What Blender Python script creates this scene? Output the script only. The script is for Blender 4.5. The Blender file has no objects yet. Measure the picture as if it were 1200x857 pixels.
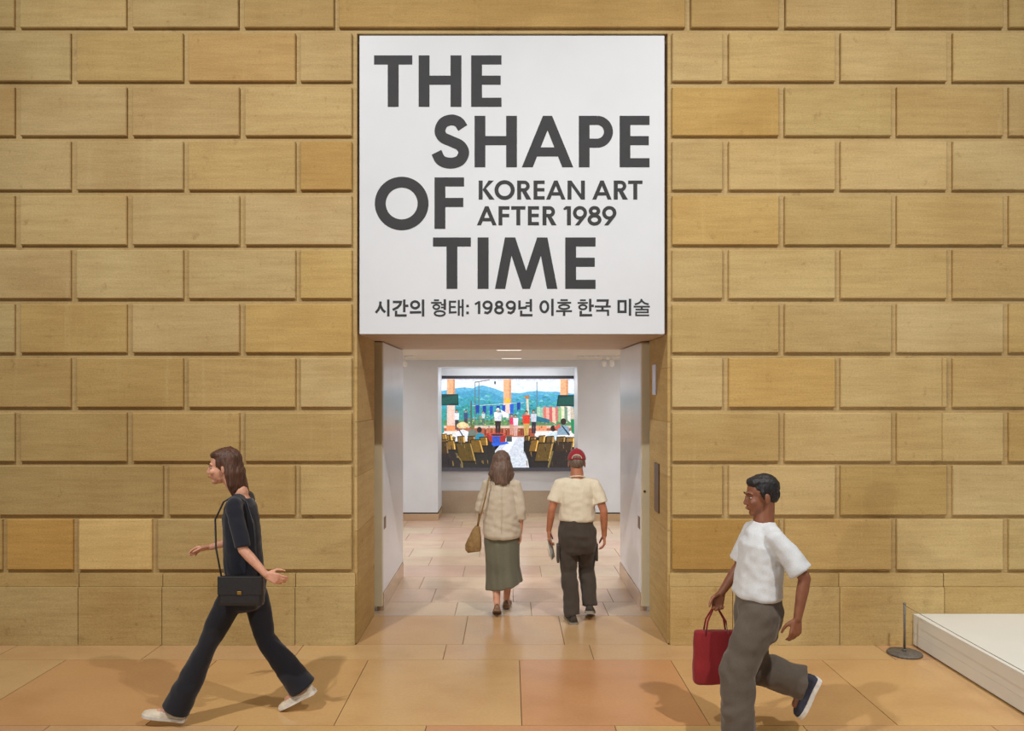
import bpy, bmesh, math, random
from mathutils import Vector, Matrix, noise, Quaternion
random.seed(7)
C = bpy.context.scene.collection
scn = bpy.context.scene
V = Vector
PI = math.pi

# ------------------------------------------------------------------ camera
F = 920.0                    # focal length in pixels of the 1200 x 857 frame
CX, CY = 597.0, 460.0        # vanishing point of the depth lines
CAM = V((-0.025, -6.69, 2.15))
cam = bpy.data.cameras.new('camera')
cam.sensor_width = 36.0
cam.lens = F / 1200 * 36.0
cam.shift_x = (600 - CX) / 1200
cam.shift_y = (CY - 428.5) / 1200
camo = bpy.data.objects.new('camera', cam)
camo.location = CAM
camo.rotation_euler = (PI / 2, 0, 0)
C.objects.link(camo)
scn.camera = camo

def WX(px, D=6.69): return CAM.x + (px - CX) / F * D
def WZ(py, D=6.69): return CAM.z - (py - CY) / F * D
def FY(py): return F * CAM.z / (py - CY) + CAM.y       # world y of a floor point

# ------------------------------------------------------------------ world + lights
scn.view_settings.view_transform = 'Standard'
scn.view_settings.look = 'None'
scn.view_settings.exposure = 0.0
scn.view_settings.gamma = 1.0
scn.view_settings.use_curve_mapping = False
w = bpy.data.worlds.new('hall_ambience')
scn.world = w
w.use_nodes = True
bg = w.node_tree.nodes['Background']
bg.inputs[0].default_value = (1.0, 0.98, 0.95, 1)
bg.inputs[1].default_value = 0.19

def spot(name, loc, target, energy, angle, blend, radius, color):
    l = bpy.data.lights.new(name, 'SPOT')
    l.energy = energy; l.spot_size = math.radians(angle); l.spot_blend = blend
    l.shadow_soft_size = radius; l.color = color
    o = bpy.data.objects.new(name, l)
    o.location = loc
    o.rotation_euler = (V(target) - V(loc)).to_track_quat('-Z', 'Y').to_euler()
    C.objects.link(o)
    return o

WARM = (1.0, 0.985, 0.955)
spot('hall_spotlight', (-3.7, -6.0, 8.8), (-1.6, 0, 1.5), 1780, 78, 0.9, 0.10, WARM)
spot('hall_spotlight', (3.7, -6.0, 8.8), (1.8, 0, 1.5), 1740, 78, 0.9, 0.10, WARM)
spot('hall_spotlight', (-6.5, -11.2, 2.95), (2.6, 0, 1.2), 1000, 40, 0.8, 0.12, WARM)
spot('added_platform_fill', (6.0, -5.0, 7.8), (4.9, -1.9, 0.3), 800, 38, 0.9, 0.10, WARM)  # extra lamp, added to brighten the platform top and the right of the wall
def area(name, loc, sx, sy, energy, color, rot=(0, 0, 0)):
    l = bpy.data.lights.new(name, 'AREA')
    l.shape = 'RECTANGLE'; l.size = sx; l.size_y = sy; l.energy = energy; l.color = color
    o = bpy.data.objects.new(name, l); o.location = loc; o.rotation_euler = rot
    C.objects.link(o)
    return o
area('gallery_ceiling_light', (-2.9, 4.4, 2.64), 1.6, 2.2, 46, (0.90, 0.95, 1.0))
area('gallery_ceiling_light', (2.9, 4.4, 2.64), 1.6, 2.2, 46, (0.90, 0.95, 1.0))
area('screen_recess_fill', (-0.05, 6.72, 2.572), 2.0, 0.06, 14, (0.90, 0.95, 1.0), (math.radians(18), 0, 0))  # added strip of light that brightens the white walls around the screen
for x, y, e in ((-1.5, 3.3, 95), (1.5, 3.3, 105), (-1.5, 5.2, 85), (1.5, 5.2, 110), (0.0, 1.75, 55)):
    spot('gallery_downlight', (x, y, 2.64), (x * 0.55, y + 0.05, 0), e, 100, 1.0, 0.05, (0.95, 0.96, 1.0))

# ------------------------------------------------------------------ materials
def srgb(r, g, b):
    def f(c):
        c /= 255.0
        return c / 12.92 if c <= 0.04045 else ((c + 0.055) / 1.055) ** 2.4
    return (f(r), f(g), f(b), 1.0)

def newmat(name):
    m = bpy.data.materials.new(name); m.use_nodes = True
    nt = m.node_tree
    return m, nt, nt.nodes['Principled BSDF']

def nd(nt, t, **kw):
    n = nt.nodes.new(t)
    for k, v in kw.items(): setattr(n, k, v)
    return n

def mixrgb(nt, mode, fac, a, b):
    n = nd(nt, 'ShaderNodeMix', data_type='RGBA', blend_type=mode)
    for sock, val in ((n.inputs[0], fac), (n.inputs[6], a), (n.inputs[7], b)):
        if hasattr(val, 'is_linked'): nt.links.new(val, sock)
        elif isinstance(val, (int, float)): sock.default_value = val
        else: sock.default_value = val
    return n.outputs[2]

def noise_tex(nt, scale, detail=4, stretch=(1, 1, 1), coord='pos', rough=0.55):
    if coord == 'pos':
        src = nd(nt, 'ShaderNodeNewGeometry').outputs['Position']
    else:
        src = nd(nt, 'ShaderNodeTexCoord').outputs['Object']
    mp = nd(nt, 'ShaderNodeMapping')
    mp.inputs['Scale'].default_value = stretch
    nt.links.new(src, mp.inputs['Vector'])
    n = nd(nt, 'ShaderNodeTexNoise')
    n.inputs['Scale'].default_value = scale
    n.inputs['Detail'].default_value = detail
    n.inputs['Roughness'].default_value = rough
    nt.links.new(mp.outputs[0], n.inputs['Vector'])
    return n.outputs['Fac']

def ramp(nt, fac, stops):
    r = nd(nt, 'ShaderNodeValToRGB')
    e = r.color_ramp.elements
    while len(e) < len(stops): e.new(0.5)
    for el, (p, c) in zip(e, stops):
        el.position = p; el.color = c
    nt.links.new(fac, r.inputs[0])
    return r.outputs[0]

def bump(nt, bsdf, h, strength, dist):
    b = nd(nt, 'ShaderNodeBump')
    b.inputs['Strength'].default_value = strength
    b.inputs['Distance'].default_value = dist
    nt.links.new(h, b.inputs['Height'])
    nt.links.new(b.outputs[0], bsdf.inputs['Normal'])

def plain(name, col, rough=0.6, var=0.06, scale=30, bumpd=0.0, metallic=0.0, spec=0.5, stretch=(1, 1, 1), coord='obj'):
    m, nt, b = newmat(name)
    f = noise_tex(nt, scale, 3, stretch, coord)
    lo = tuple(c * (1 - var * 2) for c in col[:3]) + (1,)
    hi = tuple(min(1, c * (1 + var * 2)) for c in col[:3]) + (1,)
    nt.links.new(ramp(nt, f, [(0.3, lo), (0.7, hi)]), b.inputs['Base Color'])
    b.inputs['Roughness'].default_value = rough
    b.inputs['Metallic'].default_value = metallic
    b.inputs['Specular IOR Level'].default_value = spec
    if bumpd: bump(nt, b, f, 0.6, bumpd)
    return m

def stone_mat(name, dark, mid, pale):
    m, nt, b = newmat(name)
    info = nd(nt, 'ShaderNodeObjectInfo')
    base = ramp(nt, info.outputs['Random'], [(0.0, mid), (0.55, pale), (1.0, mid)])
    big = noise_tex(nt, 1.1, 3, (1, 1, 1.4))
    c = mixrgb(nt, 'MIX', ramp(nt, big, [(0.40, (0, 0, 0, 1)), (0.75, (0.5, 0.5, 0.5, 1))]), base, dark)
    bands = noise_tex(nt, 3.0, 6, (0.6, 0.6, 7.0), rough=0.65)
    c = mixrgb(nt, 'MULTIPLY', 0.55, c, ramp(nt, bands, [(0.28, (0.74, 0.70, 0.64, 1)), (0.62, (1.05, 1.05, 1.05, 1))]))
    stre = noise_tex(nt, 4.0, 3, (3.0, 1.0, 0.15))
    c = mixrgb(nt, 'MIX', ramp(nt, stre, [(0.60, (0, 0, 0, 1)), (0.74, (0.35, 0.35, 0.35, 1))]), c, pale)
    fine = noise_tex(nt, 60.0, 4, (1, 1, 1.6))
    c = mixrgb(nt, 'MULTIPLY', 0.7, c, ramp(nt, fine, [(0.3, (0.80, 0.78, 0.74, 1)), (0.7, (1.06, 1.06, 1.06, 1))]))
    spots = noise_tex(nt, 9.0, 5, (1, 1, 1), rough=0.7)
    c = mixrgb(nt, 'MULTIPLY', ramp(nt, spots, [(0.30, (0.45, 0.45, 0.45, 1)), (0.40, (0, 0, 0, 1))]), c, (0.55, 0.46, 0.36, 1))
    chips = noise_tex(nt, 11.0, 6, (0.5, 1, 2.2), rough=0.75)
    c = mixrgb(nt, 'MIX', ramp(nt, chips, [(0.68, (0, 0, 0, 1)), (0.74, (0.5, 0.5, 0.5, 1))]), c, srgb(226, 208, 168))
    lines_ = noise_tex(nt, 14.0, 4, (0.35, 1, 8.0), rough=0.6)
    c = mixrgb(nt, 'MULTIPLY', 0.32, c, ramp(nt, lines_, [(0.36, (0.80, 0.76, 0.70, 1)), (0.48, (1, 1, 1, 1))]))
    c = mixrgb(nt, 'MULTIPLY', 1.0, c, info.outputs['Color'])
    nt.links.new(c, b.inputs['Base Color'])
    b.inputs['Roughness'].default_value = 0.78
    b.inputs['Specular IOR Level'].default_value = 0.3
    bump(nt, b, fine, 0.35, 0.004)
    return m

M = {}
M['stone'] = stone_mat('limestone', srgb(172, 136, 78), srgb(196, 166, 108), srgb(206, 182, 130))
M['joint'] = stone_mat('limestone_joint', srgb(170, 138, 84), srgb(192, 164, 112), srgb(202, 178, 130))

def floor_mat():
    m, nt, b = newmat('floor_sandstone')
    info = nd(nt, 'ShaderNodeObjectInfo')
    base = ramp(nt, info.outputs['Random'], [(0.0, srgb(204, 162, 114)), (0.5, srgb(206, 170, 120)), (1.0, srgb(202, 158, 116))])
    base = mixrgb(nt, 'MULTIPLY', 1.0, base, info.outputs['Color'])
    cl = noise_tex(nt, 1.4, 3, (1.0, 1.5, 1), rough=0.5)
    c = mixrgb(nt, 'MULTIPLY', 0.8, base, ramp(nt, cl, [(0.25, (0.84, 0.78, 0.72, 1)), (0.5, (1, 1, 1, 1)), (0.75, (1.06, 1.08, 1.02, 1))]))
    fine = noise_tex(nt, 45, 4)
    c = mixrgb(nt, 'MULTIPLY', 0.4, c, ramp(nt, fine, [(0.3, (0.85, 0.82, 0.8, 1)), (0.7, (1.05, 1.05, 1.05, 1))]))
    nt.links.new(c, b.inputs['Base Color'])
    rr = noise_tex(nt, 5, 4)
    nt.links.new(ramp(nt, rr, [(0.3, (0.17, 0.17, 0.17, 1)), (0.7, (0.27, 0.27, 0.27, 1))]), b.inputs['Roughness'])
    b.inputs['Specular IOR Level'].default_value = 0.75
    bump(nt, b, fine, 0.08, 0.0015)
    return m
M['floor'] = floor_mat()
M['grout'] = plain('grout', srgb(120, 88, 58), 0.9)
M['white_wall'] = plain('white_wall_paint', srgb(222, 224, 227), 0.55, 0.015, 3, coord='pos')
M['panel_white'] = plain('white_door_lacquer', srgb(228, 230, 236), 0.28, 0.012, 4, coord='pos')
M['ceiling'] = plain('ceiling_paint', srgb(212, 202, 188), 0.7, 0.015, 3, coord='pos')
M['soffit'] = plain('beige_soffit_paint', srgb(196, 172, 146), 0.6, 0.03, 3, coord='pos')
M['sign'] = plain('white_sign_vinyl', srgb(217, 219, 223), 0.5, 0.012, 2, coord='pos')
M['letter'] = plain('charcoal_vinyl', srgb(50, 50, 52), 0.7, 0.04, 12, coord='pos')
M['cream_jamb'] = plain('cream_jamb_paint', srgb(214, 200, 168), 0.45, 0.02, 5, coord='pos')
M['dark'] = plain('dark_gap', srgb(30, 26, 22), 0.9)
M['bronze'] = plain('bronze_plate', srgb(112, 86, 66), 0.35, 0.08, 8, metallic=0.7)
M['steel'] = plain('brushed_steel', srgb(128, 122, 114), 0.4, 0.1, 40, metallic=0.6)
M['iron'] = plain('grey_cast_iron', srgb(112, 106, 98), 0.55, 0.15, 40, 0.002, metallic=0.3)
M['plat'] = plain('white_platform_paint', srgb(228, 228, 222), 0.4, 0.012, 2, coord='pos')
M['plate_white'] = plain('white_plate', srgb(205, 205, 225), 0.3, 0.02)
M['black_plastic'] = plain('black_screen_frame', srgb(38, 38, 42), 0.4)
M['lamp_white'] = plain('white_lamp_metal', srgb(232, 230, 224), 0.4)

def emis(name, col, strength):
    m, nt, b = newmat(name)
    b.inputs['Base Color'].default_value = col
    b.inputs['Emission Color'].default_value = col
    b.inputs['Emission Strength'].default_value = strength
    return m
M['glow'] = emis('lamp_glow', (1, 0.95, 0.85, 1), 1.6)

def fabric(name, col, rough=0.85, scale=220, var=0.10, fold=0.0, stretch=(1, 1, 1), sheen=0.2):
    m, nt, b = newmat(name)
    f = noise_tex(nt, scale, 2, stretch, 'obj')
    g = noise_tex(nt, 7, 4, (1, 1, 0.6), 'obj')
    lo = tuple(c * (1 - var) for c in col[:3]) + (1,)
    hi = tuple(min(1, c * (1 + var)) for c in col[:3]) + (1,)
    c = ramp(nt, f, [(0.3, lo), (0.7, hi)])
    c = mixrgb(nt, 'MULTIPLY', 0.5, c, ramp(nt, g, [(0.3, (0.85, 0.85, 0.85, 1)), (0.7, (1.05, 1.05, 1.05, 1))]))
    nt.links.new(c, b.inputs['Base Color'])
    b.inputs['Roughness'].default_value = rough
    b.inputs['Sheen Weight'].default_value = sheen
    b.inputs['Specular IOR Level'].default_value = 0.2
    if fold: bump(nt, b, g, 0.8, fold)
    return m

def skin(name, col):
    m, nt, b = newmat(name)
    f = noise_tex(nt, 25, 4, coord='obj')
    lo = (col[0] * 0.86, col[1] * 0.78, col[2] * 0.76, 1); hi = (min(1, col[0] * 1.08), col[1] * 1.06, col[2] * 1.05, 1)
    nt.links.new(ramp(nt, f, [(0.3, lo), (0.7, hi)]), b.inputs['Base Color'])
    b.inputs['Roughness'].default_value = 0.5
    b.inputs['Subsurface Weight'].default_value = 0.12
    b.inputs['Subsurface Radius'].default_value = (0.02, 0.008, 0.005)
    return m

def hairmat(name, col):
    m, nt, b = newmat(name)
    f = noise_tex(nt, 60, 4, (1.6, 1.6, 0.18), 'obj')
    lo = tuple(c * 0.45 for c in col[:3]) + (1,); hi = tuple(min(1, c * 1.6) for c in col[:3]) + (1,)
    nt.links.new(ramp(nt, f, [(0.3, lo), (0.75, hi)]), b.inputs['Base Color'])
    b.inputs['Roughness'].default_value = 0.5
    bump(nt, b, f, 0.8, 0.006)
    return m

# ------------------------------------------------------------------ mesh helpers
def link(name, me, mat=None, parent=None, loc=(0, 0, 0), rotz=0):
    o = bpy.data.objects.new(name, me); C.objects.link(o)
    if mat is not None and me is not None and len(me.materials) == 0: me.materials.append(mat)
    o.location = loc; o.rotation_euler = (0, 0, rotz)
    if parent is not None: o.parent = parent
    return o

def tag(o, label=None, cat=None, group=None, kind=None):
    if label: o['label'] = label
    if cat: o['category'] = cat
    if group: o['group'] = group
    if kind: o['kind'] = kind
    return o

def thing(name, label, cat, loc=(0, 0, 0), rotz=0, group=None):
    o = bpy.data.objects.new(name, None); C.objects.link(o)
    o.empty_display_size = 0.1
    o.location = loc; o.rotation_euler = (0, 0, rotz)
    return tag(o, label, cat, group)

class MB:
    def __init__(s): s.v = []; s.f = []
    def add(s, vs, fs):
        n = len(s.v); s.v += [tuple(p) for p in vs]; s.f += [tuple(i + n for i in f) for f in fs]
        return s
    def box(s, x0, x1, y0, y1, z0, z1):
        return s.add([(x0, y0, z0), (x1, y0, z0), (x1, y1, z0), (x0, y1, z0), (x0, y0, z1), (x1, y0, z1), (x1, y1, z1), (x0, y1, z1)],
                     [(3, 2, 1, 0), (4, 5, 6, 7), (0, 1, 5, 4), (1, 2, 6, 5), (2, 3, 7, 6), (3, 0, 4, 7)])
    def prism(s, poly, y0, y1):
        # poly in (x, z), counter-clockwise seen from -y; extruded from y0 (front) to y1 (back)
        n = len(poly)
        s.add([(p[0], y0, p[1]) for p in poly] + [(p[0], y1, p[1]) for p in poly],
              [tuple(range(n)), tuple(range(2 * n - 1, n - 1, -1))] + [(i, i + n, (i + 1) % n + n, (i + 1) % n) for i in range(n)])
        return s
    def lathe(s, prof, c=(0, 0, 0), n=24, axis=(0, 0, 1)):
        q = V((0, 0, 1)).rotation_difference(V(axis))
        m = len(prof); vs = []
        for (r, z) in prof:
            for i in range(n):
                a = 2 * PI * i / n
                vs.append(V(c) + q @ V((r * math.cos(a), r * math.sin(a), z)))
        fs = [(j * n + i, j * n + (i + 1) % n, (j + 1) * n + (i + 1) % n, (j + 1) * n + i) for j in range(m - 1) for i in range(n)]
        fs += [tuple(range(n - 1, -1, -1)), tuple((m - 1) * n + i for i in range(n))]
        return s.add(vs, fs)
    def tube(s, pts, r, n=8):
        pts = [V(p) for p in pts]
        rs = r if isinstance(r, (list, tuple)) else [r] * len(pts)
        vs = []; up = V((0.13, 0.31, 0.94))
        for i, p in enumerate(pts):
            d = (pts[min(i + 1, len(pts) - 1)] - pts[max(i - 1, 0)]).normalized()
            a = d.cross(up)
            if a.length < 1e-3: a = d.cross(V((1, 0, 0)))
            a.normalize(); b = d.cross(a)
            for k in range(n):
                t = 2 * PI * k / n
                vs.append(p + (a * math.cos(t) + b * math.sin(t)) * rs[i])
        m = len(pts)
        fs = [(j * n + i, j * n + (i + 1) % n, (j + 1) * n + (i + 1) % n, (j + 1) * n + i) for j in range(m - 1) for i in range(n)]
        fs += [tuple(range(n - 1, -1, -1)), tuple((m - 1) * n + i for i in range(n))]
        return s.add(vs, fs)
    def loft(s, rings, n=24, exp=2.0):
        """rings: (centre, half_x, half_y) with horizontal-ish elliptical sections along the list"""
        vs = []; m = len(rings)
        for i, (c, rx, ry) in enumerate(rings):
            d = (V(rings[min(i + 1, m - 1)][0]) - V(rings[max(i - 1, 0)][0])).normalized()
            right = V((1, 0, 0)) - d * d.x
            right.normalize(); fw = d.cross(right)
            for k in range(n):
                t = 2 * PI * k / n
                ct, st = math.cos(t), math.sin(t)
                ex = 2.0 / exp
                vs.append(V(c) + right * (math.copysign(abs(ct) ** ex, ct) * rx) + fw * (math.copysign(abs(st) ** ex, st) * ry))
        fs = [(j * n + i, j * n + (i + 1) % n, (j + 1) * n + (i + 1) % n, (j + 1) * n + i) for j in range(m - 1) for i in range(n)]
        fs += [tuple(range(n - 1, -1, -1)), tuple((m - 1) * n + i for i in range(n))]
        return s.add(vs, fs)
    def cap(s, p0, p1, r0, r1, n=14):
        """tapered capsule"""
        p0 = V(p0); p1 = V(p1); d = p1 - p0
        L = d.length
        d = d / L if L > 1e-6 else V((0, 0, 1))
        prof = []
        for k in range(0, 5):
            a = PI / 2 * (1 - k / 4.0)
            prof.append((r0 * math.cos(a) + 1e-4, -r0 * math.sin(a)))
        for k in range(0, 5):
            a = PI / 2 * (k / 4.0)
            prof.append((r1 * math.cos(a) + 1e-4, L + r1 * math.sin(a)))
        return s.lathe(prof, p0, n, d)
    def ell(s, c, rx, ry, rz, rot=None, n=20, m=12):
        prof = [(max(1e-4, math.sin(PI * k / m)), -math.cos(PI * k / m)) for k in range(m + 1)]
        vs = []
        R = rot if rot is not None else Matrix.Identity(3)
        for (r, z) in prof:
            for i in range(n):
                a = 2 * PI * i / n
                vs.append(V(c) + R @ V((r * math.cos(a) * rx, r * math.sin(a) * ry, z * rz)))
        k = len(prof)
        fs = [(j * n + i, j * n + (i + 1) % n, (j + 1) * n + (i + 1) % n, (j + 1) * n + i) for j in range(k - 1) for i in range(n)]
        fs += [tuple(range(n - 1, -1, -1)), tuple((k - 1) * n + i for i in range(n))]
        return s.add(vs, fs)
    def mesh(s, name, smooth=False):
        me = bpy.data.meshes.new(name); me.from_pydata(s.v, [], s.f); me.validate(); me.update()
        if smooth: me.polygons.foreach_set('use_smooth', [True] * len(me.polygons))
        return me
    def build(s, name, mat, parent=None, smooth=False, bevel=0.0, loc=(0, 0, 0), rotz=0):
        me = s.mesh(name, smooth)
        if bevel:
            bm = bmesh.new(); bm.from_mesh(me)
            bmesh.ops.remove_doubles(bm, verts=bm.verts, dist=1e-6)
            bmesh.ops.bevel(bm, geom=[e for e in bm.edges], offset=bevel, segments=2, affect='EDGES', profile=0.6)
            bm.to_mesh(me); bm.free()
        return link(name, me, mat, parent, loc, rotz)

def remesh(mb, name, mat, parent, voxel=0.006, smooth=4, disp=None):
    """union of overlapping closed pieces -> one continuous surface"""
    me = mb.mesh(name)
    o = bpy.data.objects.new(name, me); C.objects.link(o)
    r = o.modifiers.new('r', 'REMESH'); r.mode = 'VOXEL'; r.voxel_size = voxel; r.use_smooth_shade = True
    if smooth:
        sm = o.modifiers.new('s', 'SMOOTH'); sm.iterations = smooth; sm.factor = 0.5
    dg = bpy.context.evaluated_depsgraph_get(); dg.update()
    new = bpy.data.meshes.new_from_object(o.evaluated_get(dg))
    o.modifiers.clear(); o.data = new; bpy.data.meshes.remove(me)
    new.name = name; new.materials.clear(); new.materials.append(mat)
    if disp:
        ns = [v.normal.copy() for v in new.vertices]
        for v, nn in zip(new.vertices, ns): v.co += nn * disp(v.co)
        new.update()
    new.polygons.foreach_set('use_smooth', [True] * len(new.polygons))
    o.parent = parent
    return o

def struct(mb, name, mat, parent=None, bevel=0.0):
    o = mb.build(name, mat, parent, bevel=bevel)
    if parent is None: o['kind'] = 'structure'
    return o

# ------------------------------------------------------------------ the stone wall
HW = 1.33            # half width of the opening
JP = 0.030           # plane of the recessed joints, behind the block faces at y = 0
SOFF = 2.648         # underside of the sign
SIGN_TOP = WZ(41)
WTOP = 6.6
XL = 6.2
wl = struct(MB().box(-XL, -HW, JP, 0.88, 0, WTOP), 'wall_left', M['joint'])
wr = struct(MB().box(HW, XL, JP, 0.88, 0, WTOP), 'wall_right', M['joint'])
wt = struct(MB().box(-HW, HW, JP, 0.88, SIGN_TOP + 0.025, WTOP), 'wall_above_sign', M['joint'])
wfill = struct(MB().box(-HW, HW, 0.10, 0.88, SOFF, SIGN_TOP + 0.025), 'wall_behind_sign', M['soffit'])

block_cache = {}
def block_mesh(wd, ht, dp=0.040):
    k = (round(wd, 3), round(ht, 3), dp)
    if k in block_cache: return block_cache[k]
    e = 0.007
    bm = bmesh.new()
    hx, hz = wd / 2, ht / 2
    back = [bm.verts.new((x, dp, z)) for x, z in ((-hx, -hz), (hx, -hz), (hx, hz), (-hx, hz))]
    mid = [bm.verts.new((x, e, z)) for x, z in ((-hx, -hz), (hx, -hz), (hx, hz), (-hx, hz))]
    fr = [bm.verts.new((x, 0, z)) for x, z in ((-hx + e, -hz + e), (hx - e, -hz + e), (hx - e, hz - e), (-hx + e, hz - e))]
    for a, b in ((back, mid), (mid, fr)):
        for i in range(4): bm.faces.new((a[i], a[(i + 1) % 4], b[(i + 1) % 4], b[i]))
    bm.faces.new(fr)
    bmesh.ops.recalc_face_normals(bm, faces=bm.faces)
    me = bpy.data.meshes.new('stone_block'); bm.to_mesh(me); bm.free()
    me.materials.append(M['stone'])
    block_cache[k] = me
    return me

def block(x0, x1, z0, z1, parent, tint=None, y=0.0):
    o = link('stone_block', block_mesh(x1 - x0, z1 - z0), None, parent, ((x0 + x1) / 2, y + random.uniform(-0.0015, 0.0015), (z0 + z1) / 2))
    if tint: o.color = tint + (1,)
    else:
        g = random.uniform(0.93, 1.05)
        o.color = (g, g * random.uniform(0.975, 1.01), g * random.uniform(0.94, 1.04), 1)
    return o

P = 131.2
# courses: (pixel top, pixel bottom) from the base course up, plus two more above the frame
rows = [(609, 668), (546, 604), (484, 541), (420, 477.5), (356.5, 413.5), (293, 350), (229.3, 287), (165.5, 222.5), (102, 159), (38.5, 95)]
top_rows = [(-25.5, 32), (-89, -31.5)]
def left_row(kind):
    if kind == 'A': r = [(351.8, 412), (220.5, 345.8), (89.3, 214.2), (-42, 82.3)]
    else: r = [(287, 412), (155, 280), (23.5, 148), (-107.5, 16.5)]
    while r[-1][0] > -240: r.append((r[-1][0] - P, r[-1][1] - P))
    return r
def right_row(kind):
    if kind == 'A': r = [(788, 847), (854.5, 979), (985.5, 1110), (1117, 1241)]
    else: r = [(788, 913), (920, 1045), (1051.5, 1176), (1183, 1307)]
    while r[-1][1] < 1430: r.append((r[-1][0] + P, r[-1][1] + P))
    return r
GOLD = (1.02, 0.86, 0.58); PALE = (1.42, 1.46, 1.50)
warm_blocks = {('L', 4, 0): (1.0, 0.9, 0.7), ('R', 3, 1): (1.03, 0.92, 0.72), ('R', 8, 0): (0.98, 0.9, 0.72), ('R', 6, 0): (1.0, 0.92, 0.76),
               ('R', 0, 0): (0.84, 0.72, 0.50), ('L', 7, 0): (0.98, 0.9, 0.76), ('L', 9, 1): (0.97, 0.88, 0.82), ('L', 5, 0): (1.0, 0.93, 0.76)}
for i, (pt, pb) in enumerate(rows):
    z1, z0 = WZ(pt), WZ(pb)
    kind = 'B' if i % 2 == 0 else 'A'
    if i == 0:
        L = [(184.5, 412), (92, 177.5), (7.5, 85), (-123, 2), (-254, -130)]
    elif i == 1:
        L = [(352, 412), (197.5, 345.5), (-2, 190.5), (-133, -8), (-264, -139)]
    else: L = left_row('B' if i % 2 == 0 else 'A')
    for j, (a, b) in enumerate(L):
        t = warm_blocks.get(('L', i, j))
        if i == 0 and j == 2: t = (1.0, 0.80, 0.50)
        if i == 0 and j == 1: t = PALE
        if i == 0 and j == 0: t = (0.93, 0.90, 0.84)
        if i == 1 and j == 2: t = (0.86, 0.83, 0.76)
        block(WX(a), WX(b), z0, z1, wl, t)
    for j, (a, b) in enumerate(right_row('B' if i % 2 == 0 else 'A')):
        if i in (2, 3) and j == 2:          # two blocks patched with a fine vertical joint
            c_ = 1104.6
            block(WX(a), WX(c_) - 0.001, z0, z1, wr, (1.04, 1.03, 1.0)); block(WX(c_) + 0.001, WX(b), z0, z1, wr, (1.05, 1.03, 0.99))
            continue
        block(WX(a), WX(b), z0, z1, wr, warm_blocks.get(('R', i, j)))
for i, (pt, pb) in enumerate(top_rows):
    z1, z0 = WZ(pt), WZ(pb)
    if i == 0:
        L = [(286, 391), (155, 279), (23, 147.5), (-108, 16), (-239, -115)]
        R = [(810, 913), (921, 1045), (1051, 1176), (1183, 1307), (1314, 1438)]
        block(WX(397), WX(803), z0, z1, wt, (0.90, 0.82, 0.70))
    else:
        L = left_row('A'); R = right_row('A')
        for a, b in ((418, 536), (542, 658), (664, 782)): block(WX(a), WX(b), z0, z1, wt)
    for j, (a, b) in enumerate(L): block(WX(a), WX(b), z0, z1, wl, (0.88, 0.84, 0.78) if i == 0 and j < 2 else None)
    for j, (a, b) in enumerate(R): block(WX(a), WX(b), z0, z1, wr, (0.9, 0.84, 0.76) if i == 0 and j == 0 else None)

# base course: a band and a plinth below it, in long stones with thin joints
def base_stone(name, x0, x1, parent):
    g = 0.0025
    for nm, z0, z1, y in (('base_band_stone', 0.494, 0.606, -0.002), ('plinth_stone', 0.0, 0.492, -0.020)):
        o = MB().box(x0 + g, x1 - g, y, JP + 0.01, z0, z1).build(nm, M['stone'], parent, bevel=0.003)
        k = random.uniform(0.92, 1.02); o.color = (k, k * 0.985, k * 0.95, 1)
for edges, par in (([-250, -120, -30, 92.7, 190.8, 346.5, 416.5], wl), ([784.5, 858, 983, 1105.5, 1236, 1360, 1450], wr)):
    for a, b in zip(edges, edges[1:]): base_stone('base', WX(a), WX(b), par)

# reveals of the passage: stacked stones with tight joints
zr = [0.0, 0.5, 0.965, 1.43, 1.895, 2.36, 2.646]
for par, sx in ((wl, -1), (wr, 1)):
    for z0, z1 in zip(zr, zr[1:]):
        x0, x1 = (HW - 0.004, HW + 0.02)
        xa, xb = sorted((sx * x0, sx * x1))
        o = MB().box(xa, xb, JP - 0.012, 0.878, z0 + 0.002, z1 - 0.002).build('reveal_stone', M['stone'], par, bevel=0.003)
        k = random.uniform(0.94, 1.04); o.color = (k, k * 0.97, k * 0.92, 1)

# ------------------------------------------------------------------ floor
fl = struct(MB().box(-XL, XL, -8.2, 10.2, -0.10, -0.006), 'floor', M['grout'])
tile_cache = {}
def tile(x0, x1, y0, y1, tint=None):
    wd, dp = x1 - x0 - 0.006, y1 - y0 - 0.006
    k = (round(wd, 3), round(dp, 3))
    if k not in tile_cache:
        hx, hy = wd / 2, dp / 2
        mb = MB().add([(-hx, -hy, -0.006), (hx, -hy, -0.006), (hx, hy, -0.006), (-hx, hy, -0.006), (-hx, -hy, 0), (hx, -hy, 0), (hx, hy, 0), (-hx, hy, 0)],
                      [(0, 1, 5, 4), (1, 2, 6, 5), (2, 3, 7, 6), (3, 0, 4, 7), (4, 5, 6, 7)])
        me = mb.mesh('floor_tile'); me.materials.append(M['floor']); tile_cache[k] = me
    o = link('floor_tile', tile_cache[k], None, fl, ((x0 + x1) / 2, (y0 + y1) / 2, 0))
    g = random.uniform(0.95, 1.04)
    o.color = (tint + (1,)) if tint else (g, g * random.uniform(0.96, 1.02), g * random.uniform(0.94, 1.04), 1)

def row(y0, y1, xs, tints={}):
    for i, (a, b) in enumerate(zip(xs, xs[1:])): tile(a, b, y0, y1, tints.get(i))

yA, yB, yC = FY(773.7), FY(850.5), FY(756.9)
px_ = 1.2135
xsA = [-XL] + [0.055 + px_ * k for k in range(-5, 6)] + [XL]
xsB = [-XL] + [-0.56 + px_ * k for k in range(-4, 6)] + [XL]
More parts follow.
